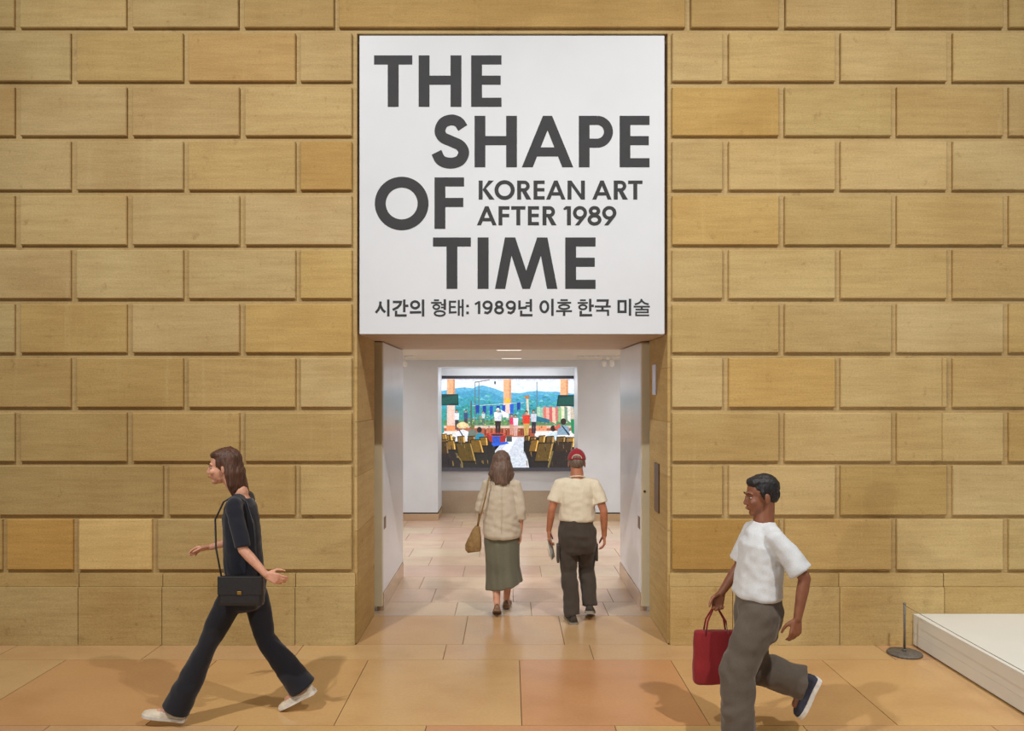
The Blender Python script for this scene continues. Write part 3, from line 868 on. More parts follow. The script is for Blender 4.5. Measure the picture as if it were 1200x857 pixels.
    P_([(194, 500), (202, 500), (236, 554), (226, 554)], (40, 40, 50))
    bust(352, 502, 19, (40, 140, 170), (50, 40, 40)); bust(300, 480, 16, (110, 120, 110), (110, 110, 60)); bust(908, 492, 20, (206, 222, 230), (52, 36, 34)); bust(986, 440, 22, (132, 160, 180), (56, 44, 40))
    P_([(970, 470), (978, 468), (1036, 540), (1026, 546)], (30, 40, 60)); P_([(1040, 424), (u1, 420), (u1, 540), (1046, 520)], (30, 136, 90)); P_([(916, 480), (960, 456), (964, 486), (924, 496)], (206, 96, 84))
    # seats
    def seat(x, y, ww, hh, lean, col):
        P_([(x - 6, y - 6), (x + ww + 10, y - 10), (x + ww + lean + 12, y + hh + 10), (x + lean - 4, y + hh + 10)], (26, 24, 22))
        P_([(x, y), (x + ww, y - 4), (x + ww + lean, y + hh), (x + lean, y + hh)], col)
        P_([(x + ww, y - 4), (x + ww + 10, y + 2), (x + ww + lean + 10, y + hh), (x + ww + lean, y + hh)], tuple(min(255, int(c * 1.7) + 20) for c in col))
    for i, (x, y, s_) in enumerate([(70, 540, 26), (108, 546, 28), (190, 556, 40), (268, 556, 40), (356, 562, 44), (64, 580, 40), (110, 590, 46), (700, 552, 24), (742, 560, 28), (806, 552, 34), (862, 556, 44), (940, 560, 50), (1010, 566, 50)]):
        seat(x, y, s_, s_ * 1.3, 6 if x < 560 else -6, rnd.choice([(128, 96, 42), (148, 110, 50), (104, 78, 40)]))
    seat(286, 582, 64, 90, 24, (118, 88, 36)); seat(176, 606, 104, 130, 34, (92, 72, 32)); seat(62, 600, 40, 90, 8, (66, 50, 30))
    seat(744, 584, 46, 80, -18, (128, 94, 40)); seat(800, 606, 100, 130, -30, (96, 74, 36)); seat(930, 600, 120, 110, -20, (60, 46, 34))
    P_([(62, 680), (170, 676), (214, 740), (218, 790), (62, 790)], (44, 40, 40)); P_([(170, 676), (184, 680), (226, 748), (230, 790), (218, 790), (214, 740)], (128, 112, 60))
    P_([(900, 664), (u1, 656), (u1, 790), (862, 790)], (46, 40, 38)); P_([(900, 664), (912, 662), (876, 790), (862, 790)], (126, 110, 62))
    for x in (438, 686, 700, 414): R_(x, 590, x + 5, 680, (30, 30, 34))
    for k in range(70):
        side_ = rnd.choice((0, 1)); cx = rnd.uniform(70, 430) if side_ == 0 else rnd.uniform(700, 1060); cy = rnd.uniform(560, 780); a = rnd.uniform(3, 9)
        P_([(cx - a * 0.3, cy - a * 2.2), (cx + a * 0.4, cy - a * 2), (cx + a * 0.9, cy + a * 2.2), (cx, cy + a * 2)], rnd.choice([(30, 28, 28), (74, 60, 34), (150, 120, 62), (24, 30, 44), (110, 100, 90)]))
    R_(u0, 786, u1, v1 - 2, (62, 60, 66))
    me = bpy.data.meshes.new('picture')
    vs, fs, cs = [], [], []
    sc = (x1 - x0) / (u1 - u0); sz = (z1 - z0) / (v1 - v0)
    for i, (pts, c) in enumerate(polys):
        n = len(vs)
        yy = yf - 0.0004 - 0.00003 * i
        q = [(x0 + (min(max(u, u0), u1) - u0) * sc, yy, z1 - (min(max(v, v0), v1) - v0) * sz) for u, v in pts]
        ar = sum(q[k][0] * q[(k + 1) % len(q)][2] - q[(k + 1) % len(q)][0] * q[k][2] for k in range(len(q)))
        if ar < 0: q = q[::-1]
        vs += q; fs.append(tuple(range(n, n + len(q)))); cs += [c] * len(q)
    me.from_pydata(vs, [], fs)
    ca = me.color_attributes.new('picture_colour', 'FLOAT_COLOR', 'CORNER')
    for li, l in enumerate(me.loops): ca.data[li].color = cs[l.vertex_index]
    m, nt, b = newmat('screen_picture')
    at = nd(nt, 'ShaderNodeVertexColor', layer_name='picture_colour')
    b.inputs['Base Color'].default_value = (0.01, 0.01, 0.01, 1)
    b.inputs['Roughness'].default_value = 0.4
    n1 = noise_tex(nt, 22, 5, (1, 1, 1.3), rough=0.7); n2 = noise_tex(nt, 60, 3)
    cc = mixrgb(nt, 'MULTIPLY', 0.8, at.outputs[0], ramp(nt, n1, [(0.32, (0.62, 0.62, 0.66, 1)), (0.66, (1.12, 1.10, 1.06, 1))]))
    cc = mixrgb(nt, 'MULTIPLY', 0.5, cc, ramp(nt, n2, [(0.35, (0.72, 0.76, 0.8, 1)), (0.65, (1.1, 1.1, 1.1, 1))]))
    nt.links.new(cc, b.inputs['Emission Color'])
    b.inputs['Emission Strength'].default_value = 1.4
    pic = link('picture', me, m, t, off)
    tag(pic, kind='stuff')
screen()

# ------------------------------------------------------------------ display platform, stanchions and cord
pxl = WX(1068.3)
pl = thing('display_platform', 'low white display platform pushed against the stone wall', 'platform', (pxl + 1.3, -2.1, 0))
po = (-pxl - 1.3, 2.1, 0)
MB().box(pxl, pxl + 2.6, -4.2, -0.024, 0.250, 0.270).build('top_panel', M['plat'], pl, loc=po, bevel=0.002)
MB().box(pxl + 0.002, pxl + 0.02, -4.2, -0.024, 0.108, 0.2495).build('side_panel', M['plat'], pl, loc=po, bevel=0.001)
MB().box(pxl + 0.002, pxl + 0.02, -4.2, -0.024, 0.012, 0.107).build('side_panel', M['plat'], pl, loc=po, bevel=0.001)
MB().box(pxl + 0.02, pxl + 2.6, -4.2, -4.18, 0.012, 0.2495).build('front_panel', M['plat'], pl, loc=po, bevel=0.001)
MB().box(pxl + 0.03, pxl + 2.57, -4.17, -0.03, 0.0, 0.249).build('plinth', M['dark'], pl, loc=po)

DS = F * CAM.z / (767 - CY)
stx, sty = WX(1060, DS), DS + CAM.y
def stanchion(x, y, label):
    t = thing('barrier_stanchion', label, 'stanchion', (x, y, 0), 0, 'low barrier stanchions beside the platform')
    MB().lathe([(0.125, 0.0), (0.134, 0.004), (0.135, 0.012), (0.128, 0.020), (0.05, 0.026), (0.018, 0.028)], n=40).build('base', M['iron'], t, True)
    MB().lathe([(0.0095, 0.026), (0.0095, 0.405)], n=14).build('post', M['steel'], t, True)
    MB().lathe([(0.0095, 0.405), (0.012, 0.408), (0.012, 0.418), (0.006, 0.423)], n=14).build('cap', M['steel'], t, True)
    MB().lathe([(0.014, 0.0), (0.016, 0.003), (0.016, 0.015), (0.013, 0.018)], (0, 0, 0.026), n=14).build('collar', M['iron'], t, True)
stanchion(stx, sty, 'low grey metal barrier stanchion standing by the stone wall beside the platform corner')
stanchion(stx, sty - 3.2, 'low grey metal barrier stanchion beside the front end of the platform')
cord = MB().tube([(stx, sty - 0.012 - 3.176 * i / 12, 0.402 - 0.012 * math.sin(PI * i / 12)) for i in range(13)], 0.0022, 6).build('rope_barrier', M['steel'])
tag(cord, 'thin grey barrier cord stretched along the platform edge', 'cord')

# ------------------------------------------------------------------ people
def nz(co, sc, st=(1, 1, 1)): return noise.noise(V((co.x * sc * st[0], co.y * sc * st[1], co.z * sc * st[2])))

def add_head(mb, c, R, female=False):
    k = 0.94 if female else 1.0
    T = lambda x, y, z: V(c) + R @ (V((x, y, z)) * k)
    E = lambda p, a, b, d: mb.ell(T(*p), a * k, b * k, d * k, R)
    E((0, -0.012, 0.032), 0.074, 0.094, 0.090)
    E((0, 0.028, -0.035), 0.060, 0.066, 0.084)
    E((0, 0.058, -0.100), 0.030, 0.028, 0.022)
    E((0, 0.020, -0.075), 0.052, 0.055, 0.040)
    E((0, 0.078, 0.018), 0.046, 0.018, 0.011)
    mb.cap(T(0, 0.090, 0.004), T(0, 0.106, -0.036), 0.007 * k, 0.011 * k)
    E((0.009, 0.096, -0.040), 0.008, 0.009, 0.007); E((-0.009, 0.096, -0.040), 0.008, 0.009, 0.007)
    E((0, 0.090, -0.062), 0.022, 0.010, 0.006); E((0, 0.088, -0.074), 0.019, 0.010, 0.007)
    for s_ in (-1, 1):
        E((s_ * 0.036, 0.066, -0.032), 0.022, 0.026, 0.022)
        E((s_ * 0.075, -0.008, -0.014), 0.009, 0.019, 0.031)
        E((s_ * 0.076, -0.004, -0.036), 0.008, 0.010, 0.012)
    return T

def face_details(T, root, R, iris):
    for s_ in (-1, 1):
        e = MB().ell(T(s_ * 0.030, 0.079, -0.004), 0.011, 0.008, 0.0065, R, 12, 8).build('eye', M['eye_white'], root, True)
        MB().ell(T(s_ * 0.030, 0.0855, -0.004), 0.0055, 0.0030, 0.0055, R, 10, 6).build('iris', iris, e, True)
    MB().tube([T(-0.021, 0.0985, -0.068), T(0, 0.1025, -0.067), T(0.021, 0.0985, -0.068)], [0.002, 0.0045, 0.002], 6).build('lips', M['lips'], root, True)
    for s_ in (-1, 1):
        MB().tube([T(s_ * 0.014, 0.097, 0.021), T(s_ * 0.032, 0.092, 0.026), T(s_ * 0.048, 0.078, 0.021)], [0.003, 0.0038, 0.0018], 6).build('eyebrow', M['brow'], root, True)

def add_hand(mb, wrist, d, palm, thumb, curl=0.35, k=1.0, spread=0.0):
    d = V(d).normalized(); n = V(palm); n = (n - d * n.dot(d)).normalized()
    s_ = V(thumb); s_ = (s_ - d * s_.dot(d) - n * s_.dot(n)).normalized()
    w_ = V(wrist)
    offs = (0.030, 0.010, -0.010, -0.029); lens = (0.074, 0.082, 0.076, 0.060); kn = (0.088, 0.092, 0.088, 0.080)
    for i in range(4):
        base = w_ + d * 0.012 * k + s_ * offs[i] * 0.55 * k
        kk = w_ + d * kn[i] * k + s_ * offs[i] * k
        mb.cap(base, kk, 0.0145 * k, 0.0125 * k, 10)
        p = kk; a = curl * 0.6 + 0.08 * i
        dirv = (d + s_ * spread * offs[i] * 10).normalized()
        for seg, (fr, r0, r1) in enumerate(((0.46, 0.0098, 0.0088), (0.31, 0.0088, 0.0080), (0.23, 0.0080, 0.0068))):
            dd = dirv * math.cos(a) + n * math.sin(a)
            q = p + dd * lens[i] * fr * k
            mb.cap(p, q, r0 * k, r1 * k, 10)
            p = q; a += curl * (0.9 if seg == 0 else 0.7)
    t0 = w_ + d * 0.022 * k + s_ * 0.024 * k + n * 0.006 * k
    t1 = t0 + (d * 0.62 + s_ * 0.62 + n * 0.35).normalized() * 0.046 * k
    t2 = t1 + (d * 0.86 + s_ * 0.22 + n * 0.40).normalized() * 0.034 * k
    t3 = t2 + (d * 0.90 + n * 0.42).normalized() * 0.026 * k
    mb.cap(t0, t1, 0.016 * k, 0.0115 * k, 10); mb.cap(t1, t2, 0.0112 * k, 0.0100 * k, 10); mb.cap(t2, t3, 0.0100 * k, 0.0080 * k, 10)

def chain(mb, pts, rs):
    for i in range(len(pts) - 1): mb.cap(pts[i], pts[i + 1], rs[i], rs[i + 1])

def lerp(a, b, t): return V(a) * (1 - t) + V(b) * t

def limb_rings(pts, rs, n=6):
    """points + radii -> loft rings with interpolation"""
    out = []
    for i in range(len(pts) - 1):
        for k in range(n):
            t = k / n
            out.append((lerp(pts[i], pts[i + 1], t), rs[i] * (1 - t) + rs[i + 1] * t))
    out.append((V(pts[-1]), rs[-1]))
    return out

def add_tube_loft(mb, pts, rs, n=18):
    rr = limb_rings(pts, rs)
    mb.tube([p for p, r in rr], [r for p, r in rr], n)

def make_body(root, J, mat, female, R, k=1.0, curls=(0.35, 0.35), palms=None, hdirs=None, thumbs=None):
    mb = MB()
    T = add_head(mb, J['head'], R, female)
    mb.cap(T(0, -0.022, -0.06), V(J['neck']) + V((0, 0, 0.0)), 0.050 if female else 0.057, 0.056 if female else 0.064)
    nk = V(J['neck']); pe = V(J['pelvis'])
    sw = (V(J['shl']) - V(J['shr'])).length / 2
    mb.loft([(pe + V((0, 0, -0.10)), 0.10 * k, 0.08 * k), (pe + V((0, -0.005, -0.02)), 0.142 * k, 0.098 * k), (lerp(pe, nk, 0.16), 0.134 * k, 0.092 * k), (lerp(pe, nk, 0.32), 0.118 * k, 0.084 * k),
             (lerp(pe, nk, 0.55), 0.128 * k, 0.090 * k), (lerp(pe, nk, 0.72) + V((0, 0.010, 0)), 0.138 * k, 0.094 * k), (lerp(pe, nk, 0.88), sw * 0.70, 0.078 * k), (lerp(pe, nk, 0.96), 0.066 * k, 0.054 * k)])
    for a in ('l', 'r'):
        s_ = -1 if a == 'l' else 1
        sh, el_, wr_ = V(J['sh' + a]), V(J['el' + a]), V(J['wr' + a])
        f = 0.86 if female else 1.0
        mb.cap(lerp(nk, sh, 0.25) + V((0, 0, -0.040)), sh + V((0, 0, -0.012)), 0.036 * k, 0.044 * k * f)
        chain(mb, [sh + V((0, 0, -0.012)), lerp(sh, el_, 0.45), el_], [0.045 * k * f, 0.046 * k * f, 0.037 * k * f])
        chain(mb, [el_, lerp(el_, wr_, 0.3), wr_], [0.037 * k * f, 0.038 * k * f, 0.025 * k * f])
        d = (hdirs or {}).get(a, (wr_ - el_).normalized())
        add_hand(mb, wr_, d, (palms or {}).get(a, (-s_, 0, 0)), (thumbs or {}).get(a, (0, 1, 0)), curls[0 if a == 'l' else 1], (0.90 if female else 1.0) * k)
        hp, kn, an = V(J['hip' + a]), V(J['kn' + a]), V(J['an' + a])
        chain(mb, [hp, lerp(hp, kn, 0.4), kn], [0.084 * k, 0.074 * k, 0.050 * k])
        chain(mb, [kn, lerp(kn, an, 0.35), an], [0.050 * k, 0.050 * k, 0.033 * k])
        fd = V(J['ft' + a]).normalized()
        mb.cap(an + fd * -0.02 + V((0, 0, -0.025)), an + fd * 0.11 + V((0, 0, -0.04)), 0.032 * k, 0.024 * k)
    b = remesh(mb, 'body', mat, root, 0.0052, 3)
    return T, b

def shoe(root, name, an, fdir, L, W_, mat, sole_mat, low=False, sole_t=0.022, ah=0.075):
    """an = ankle joint, fdir = direction heel -> toe"""
    fd = V(fdir).normalized()
    side = fd.cross(V((0, 0, 1))).normalized()
    up = side.cross(fd).normalized()
    base = V(an) - up * ah - fd * 0.065
    def pt(x, y, z): return base + side * x + fd * y + up * z
    st = [(0.0, 0.55, 0.50), (0.03, 0.78, 0.92), (0.12, 0.84, 1.0), (0.25, 0.80, 1.0), (0.38, 0.80, 0.90), (0.50, 0.90, 0.74), (0.65, 1.0, 0.58), (0.80, 0.98, 0.48), (0.92, 0.80, 0.38), (0.98, 0.52, 0.28), (1.0, 0.25, 0.16)]
    H_ = 0.060 if low else 0.090
    n = 18; vs = []
    for (t, w1, h1) in st:
        for i in range(n):
            a = 2 * PI * i / n
            cx_, cz_ = math.cos(a), math.sin(a)
            z = sole_t * 0.8 + (H_ * h1) * max(0, cz_) if cz_ >= 0 else sole_t * 0.8 + cz_ * 0.006
            x = math.copysign(abs(cx_) ** 0.7, cx_) * W_ / 2 * w1 * (1 - 0.35 * max(0, cz_) * (1 if h1 > 0.6 else 0.3))
            vs.append(pt(x, t * L, z))
    m = len(st)
    fs = [(j * n + i, j * n + (i + 1) % n, (j + 1) * n + (i + 1) % n, (j + 1) * n + i) for j in range(m - 1) for i in range(n)]
    fs += [tuple(range(n - 1, -1, -1)), tuple((m - 1) * n + i for i in range(n))]
    o = MB().add(vs, fs).build(name, mat, root, True)
    # sole: outline slab
    out = [(t * L, W_ / 2 * w1 * 1.06 + 0.002) for (t, w1, h1) in st]
    ol = [(w1, y_) for (y_, w1) in out] + [(-w1, y_) for (y_, w1) in out[::-1]]
    ol = [(x, y_ * 1.02 - 0.003) for x, y_ in ol]
    nn = len(ol)
    vs = [pt(x * 0.96, y_, 0.0) for x, y_ in ol] + [pt(x, y_, sole_t) for x, y_ in ol]
    fs = [tuple(range(nn)), tuple(range(2 * nn - 1, nn - 1, -1))] + [(i, i + nn, (i + 1) % nn + nn, (i + 1) % nn) for i in range(nn)]
    MB().add(vs, fs).build('sole', sole_mat, o)
    return o

def trousers(root, J, mat, waist_z, rw, knee_r, hem_r, thigh_r, hems=None, k=1.0, name='trousers', fold=0.006, hem_t=0.88):
    mb = MB(); pe = V(J['pelvis'])
    mb.loft([(V((pe.x, pe.y, waist_z)), rw[0], rw[1]), (V((pe.x, pe.y - 0.004, waist_z - 0.06)), rw[0] * 1.05, rw[1] * 1.07), (V((pe.x, pe.y - 0.012, waist_z - 0.15)), rw[0] * 1.14, rw[1] * 1.18), (V((pe.x, pe.y - 0.006, waist_z - 0.23)), rw[0] * 1.16, rw[1] * 1.14), (V((pe.x, pe.y, waist_z - 0.30)), rw[0] * 1.02, rw[1] * 0.98), (V((pe.x, pe.y, waist_z - 0.33)), rw[0] * 0.8, rw[1] * 0.8)])
    for a in ('l', 'r'):
        hp, kn, an = V(J['hip' + a]), V(J['kn' + a]), V(J['an' + a])
        end = lerp(kn, an, hem_t)
        pts = [hp, lerp(hp, kn, 0.35), lerp(hp, kn, 0.75), kn, lerp(kn, end, 0.4), end]
        add_tube_loft(mb, pts, [thigh_r, thigh_r * 0.98, (thigh_r + knee_r) / 2, knee_r, (knee_r + hem_r) / 2, hem_r])
        mb.ell(kn, knee_r, knee_r, knee_r); mb.ell(hp, thigh_r, thigh_r, thigh_r)
    def disp(co):
        return fold * (nz(co, 9, (1, 1, 0.7)) + 0.6 * nz(co + V((5, 5, 5)), 17, (1, 1, 0.9)) + 0.7 * math.sin(co.z * 55 + 4 * nz(co, 6)) * max(0, nz(co + V((9, 0, 0)), 4)))
    return remesh(mb, name, mat, root, 0.0075, 14, disp)

def shirt(root, J, mat, hem_z, rh, rc, sleeve_t, sl_r0, sl_r1, fore=None, name='shirt', fold=0.006, neck_t=0.965, hem_off=0.0, shoulder=0.066):
    mb = MB(); pe, nk = V(J['pelvis']), V(J['neck'])
    f = lambda z: lerp(pe, nk, (z - pe.z) / (nk.z - pe.z))
    hm = f(hem_z); hm = V((pe.x * 0.5 + hm.x * 0.5, hm.y, hem_z))
    sw = (V(J['shl']) - V(J['shr'])).length / 2
    mb.loft([(hm + V((0, hem_off, 0)), rh[0] * 0.97, rh[1] * 0.97), (lerp(hm, nk, 0.05) + V((0, hem_off, 0)), rh[0] * 1.03, rh[1] * 1.05), (lerp(hm, nk, 0.25), rh[0], rh[1]), (lerp(hm, nk, 0.5), (rh[0] + rc[0]) / 2, (rh[1] + rc[1]) / 2), (lerp(hm, nk, 0.70) + V((0, 0.006, 0)), rc[0], rc[1]),
             (lerp(hm, nk, 0.84), sw * 0.92, rc[1] * 0.84), (lerp(hm, nk, 0.92), sw * 0.62, rc[1] * 0.66), (lerp(hm, nk, neck_t + 0.03), 0.078, 0.066)])
    for a in ('l', 'r'):
        sh, el_, wr_ = V(J['sh' + a]), V(J['el' + a]), V(J['wr' + a])
        mb.cap(lerp(nk, sh, 0.30) + V((0, 0, -0.034)), sh + V((0, 0, -0.010)), shoulder * 0.96, shoulder * 0.92)
        e = lerp(sh, el_, min(1.0, sleeve_t))
        add_tube_loft(mb, [sh + V((0, 0, -0.012)), lerp(sh, e, 0.5), e], [shoulder * 0.92, (sl_r0 + shoulder) / 2, sl_r0 if sleeve_t >= 1 else sl_r1])
        if sleeve_t > 1:
            e2 = lerp(el_, wr_, sleeve_t - 1)
            mb.ell(el_, sl_r0, sl_r0, sl_r0)
            add_tube_loft(mb, [el_, e2], [sl_r0, sl_r1])
    def disp(co):
        return fold * (0.8 * nz(co, 8, (1.2, 1, 0.6)) + 0.6 * nz(co + V((3, 1, 7)), 16, (1, 1, 1.3)) + 0.5 * math.sin(co.z * 60 + co.x * 25 + 5 * nz(co, 5)) * max(0, nz(co + V((2, 8, 0)), 4.5) + 0.1))
    return remesh(mb, name, mat, root, 0.0075, 4, disp)

M['eye_white'] = plain('eye_white', srgb(160, 146, 138), 0.9, spec=0.05)
M['lips'] = plain('lips', srgb(168, 92, 84), 0.4)
M['brow'] = plain('eyebrow_hair', srgb(62, 42, 30), 0.7)
M['iris'] = plain('iris_brown', srgb(64, 42, 28), 0.15)
M['skin_light'] = skin('light_skin', srgb(214, 160, 132))
M['skin_tan'] = skin('tanned_skin', srgb(186, 124, 92))
M['skin_brown'] = skin('brown_skin', srgb(142, 92, 66))
M['hair_auburn'] = hairmat('auburn_hair', srgb(84, 52, 36))
M['hair_greybrown'] = hairmat('grey_brown_hair', srgb(112, 88, 74))
M['hair_black'] = hairmat('black_hair', srgb(34, 30, 32))
M['hair_grey'] = hairmat('short_grey_hair', srgb(120, 104, 92))
M['black_cloth'] = fabric('black_cloth', srgb(34, 33, 40), fold=0.004)
M['black_knit'] = fabric('black_knit', srgb(32, 33, 42), scale=300)
M['linen'] = fabric('beige_linen', srgb(200, 186, 164), scale=160, var=0.16, stretch=(1, 1, 3), fold=0.004)
M['cream_cotton'] = fabric('cream_cotton', srgb(226, 214, 190), fold=0.004)
M['charcoal_twill'] = fabric('charcoal_twill', srgb(72, 63, 55), fold=0.004)
M['olive_satin'] = fabric('grey_green_satin', srgb(112, 110, 92), 0.5, 120, 0.08, 0.003)
M['red_cap'] = fabric('red_cotton', srgb(158, 40, 52), 0.7, 200)
M['white_cotton'] = fabric('white_cotton', srgb(216, 218, 220), fold=0.004)
M['grey_cloth'] = fabric('grey_brown_cloth', srgb(98, 88, 78), fold=0.005)
M['red_canvas'] = fabric('dark_red_canvas', srgb(138, 34, 38), 0.7, 150)
M['tan_leather'] = plain('tan_suede', srgb(150, 118, 72), 0.75, 0.1, 40, 0.001)
M['black_leather'] = plain('black_leather', srgb(34, 32, 33), 0.4, 0.1, 50, 0.001)
M['cream_leather'] = plain('cream_leather', srgb(222, 206, 182), 0.5, 0.06, 30, 0.001)
M['white_rubber'] = plain('white_rubber', srgb(226, 222, 214), 0.6)
M['dark_shoe'] = plain('dark_trail_shoe', srgb(58, 50, 42), 0.7, 0.15, 40, 0.001)
M['grey_rubber'] = plain('grey_rubber', srgb(140, 130, 112), 0.7)
M['brown_shoe'] = plain('brown_shoe_leather', srgb(126, 92, 64), 0.5, 0.1, 30)
M['paper'] = plain('printed_paper', srgb(216, 214, 200), 0.6, 0.08, 30)
M['gold'] = plain('gold_clasp', srgb(180, 140, 70), 0.3, metallic=0.9)
M['navy_shoe'] = plain('navy_shoe_canvas', srgb(52, 54, 70), 0.7, 0.1, 40)

I3 = Matrix.Identity(3)
def rot(yaw=0, pitch=0, roll=0):
    """yaw > 0 turns the head to its own left, pitch > 0 looks up, roll > 0 tilts to its right"""
    return (Matrix.Rotation(math.radians(yaw), 3, 'Z') @ Matrix.Rotation(math.radians(pitch), 3, 'X') @ Matrix.Rotation(math.radians(roll), 3, 'Y'))

# --- man with a red cap walking into the passage (seen from behind)
def red_cap_man():
    r = thing('person', 'person in red cap, cream t-shirt and charcoal cargo trousers walking into the passage', 'person', (WX(676, 7.38), 7.38 - 6.69, 0))
    J = dict(head=(0.0, 0.015, 1.492), neck=(0, -0.02, 1.352), pelvis=(0, 0, 0.87), shl=(-0.162, -0.02, 1.300), shr=(0.162, -0.02, 1.300),
             ell=(-0.238, -0.045, 1.055), wrl=(-0.262, 0.02, 0.845), elr=(0.245, -0.065, 1.045), wrr=(0.258, 0.005, 0.805),
             hipl=(-0.088, 0, 0.84), hipr=(0.088, 0, 0.84), knl=(-0.075, 0.035, 0.465), knr=(0.105, 0.16, 0.475), anl=(-0.045, -0.06, 0.085), anr=(0.125, 0.05, 0.145),
             ftl=(-0.12, 1, 0), ftr=(0.15, 1, -0.28))
    R = rot(-4, -3)
    T, b = make_body(r, J, M['skin_tan'], False, R, 0.97, (0.5, 0.55), {'l': (1, 0.1, 0), 'r': (-1, 0.1, 0)}, {'l': (0.02, 0.15, -1), 'r': (0.05, 0.22, -1)})
    face_details(T, r, R, M['iris'])
    trousers(r, J, M['charcoal_twill'], 0.965, (0.155, 0.115), 0.078, 0.076, 0.098, fold=0.013, hem_t=1.04)
    shirt(r, J, M['cream_cotton'], 0.945, (0.170, 0.124), (0.178, 0.126), 0.72, 0.062, 0.068, name='t_shirt', fold=0.010, shoulder=0.062)
    MB().tube([V(J['neck']) + V((0.072 * math.cos(t), 0.006 + 0.070 * math.sin(t), -0.002 - 0.022 * math.sin(t))) for t in [2 * PI * i / 24 for i in range(25)]], 0.007, 6).build('collar', M['cream_cotton'], r, True)
    # belt loops of the pockets
    for s_, y_, x_ in ((-1, 0.02, -0.178), (1, 0.10, 0.192)):
        MB().box(x_ - 0.012, x_ + 0.012, y_ - 0.075, y_ + 0.055, 0.555, 0.72).build('cargo_pocket', M['charcoal_twill'], r, bevel=0.008)
    hm = MB(); hm.ell(T(0, -0.020, 0.012), 0.079, 0.098, 0.080, R)
    remesh(hm, 'hair', M['hair_grey'], r, 0.006, 2, lambda co: 0.002 * nz(co, 60))
    # cap: dome, brim and rear strap
    n, m = 28, 9; vs = []
    for j in range(m + 1):
        a = PI / 2 * j / m
        for i in range(n):
            t = 2 * PI * i / n
            lift = 0.012 if j == 0 and math.sin(t) < -0.85 else 0
            vs.append(T(0.0865 * math.cos(a) * math.cos(t), -0.010 + 0.110 * math.cos(a) * math.sin(t), 0.022 + lift + 0.108 * math.sin(a)))
    fs = [(j * n + i, j * n + (i + 1) % n, (j + 1) * n + (i + 1) % n, (j + 1) * n + i) for j in range(m) for i in range(n)] + [tuple(range(n - 1, -1, -1))]
    cp = MB().add(vs, fs).build('cap', M['red_cap'], r, True)
    br = [(0.083 * math.cos(t), 0.06 + 0.115 * math.sin(t)) for t in [PI * i / 14 for i in range(15)]]
    vs = [T(x, y, 0.030 - 0.9 * x * x) for x, y in br] + [T(x, y, 0.024 - 0.9 * x * x) for x, y in br]
    nn = len(br)
    MB().add(vs, [tuple(range(nn)), tuple(range(2 * nn - 1, nn - 1, -1))] + [(i, i + nn, (i + 1) % nn + nn, (i + 1) % nn) for i in range(nn)]).build('brim', M['red_cap'], cp)
    MB().tube([T(0.045 * math.cos(a), -0.112 + 0.012 * abs(math.cos(a)), 0.034 + 0.040 * math.sin(a)) for a in [PI * i / 10 for i in range(11)]], 0.004, 6).build('rear_opening_trim', M['cream_cotton'], cp, True)
    MB().ell(T(0, -0.104, 0.046), 0.040, 0.012, 0.030, R).build('rear_opening', M['hair_grey'], cp, True)
    MB().ell(T(0, -0.010, 0.131), 0.008, 0.008, 0.005).build('button', M['red_cap'], cp, True)
    shoe(r, 'shoe', J['anl'], J['ftl'], 0.285, 0.10, M['dark_shoe'], M['grey_rubber'], ah=0.085)
    shoe(r, 'shoe', J['anr'], J['ftr'], 0.285, 0.10, M['dark_shoe'], M['grey_rubber'], ah=0.085)
    # leaflet held in the left hand: a thing of its own
    q = thing('leaflet', 'folded paper leaflet hanging from the hand of the person in red cap', 'leaflet', V(r.location) + V((-0.255, 0.045, 0.77)))
    q.rotation_euler = (math.radians(-8), math.radians(-9), math.radians(70))
    for i, dx in enumerate((0.0, 0.004)):
        MB().box(-0.055, 0.055, dx - 0.0006, dx + 0.0006, -0.20 + 0.004 * i, 0.01).build('page', M['paper'], q)
red_cap_man()

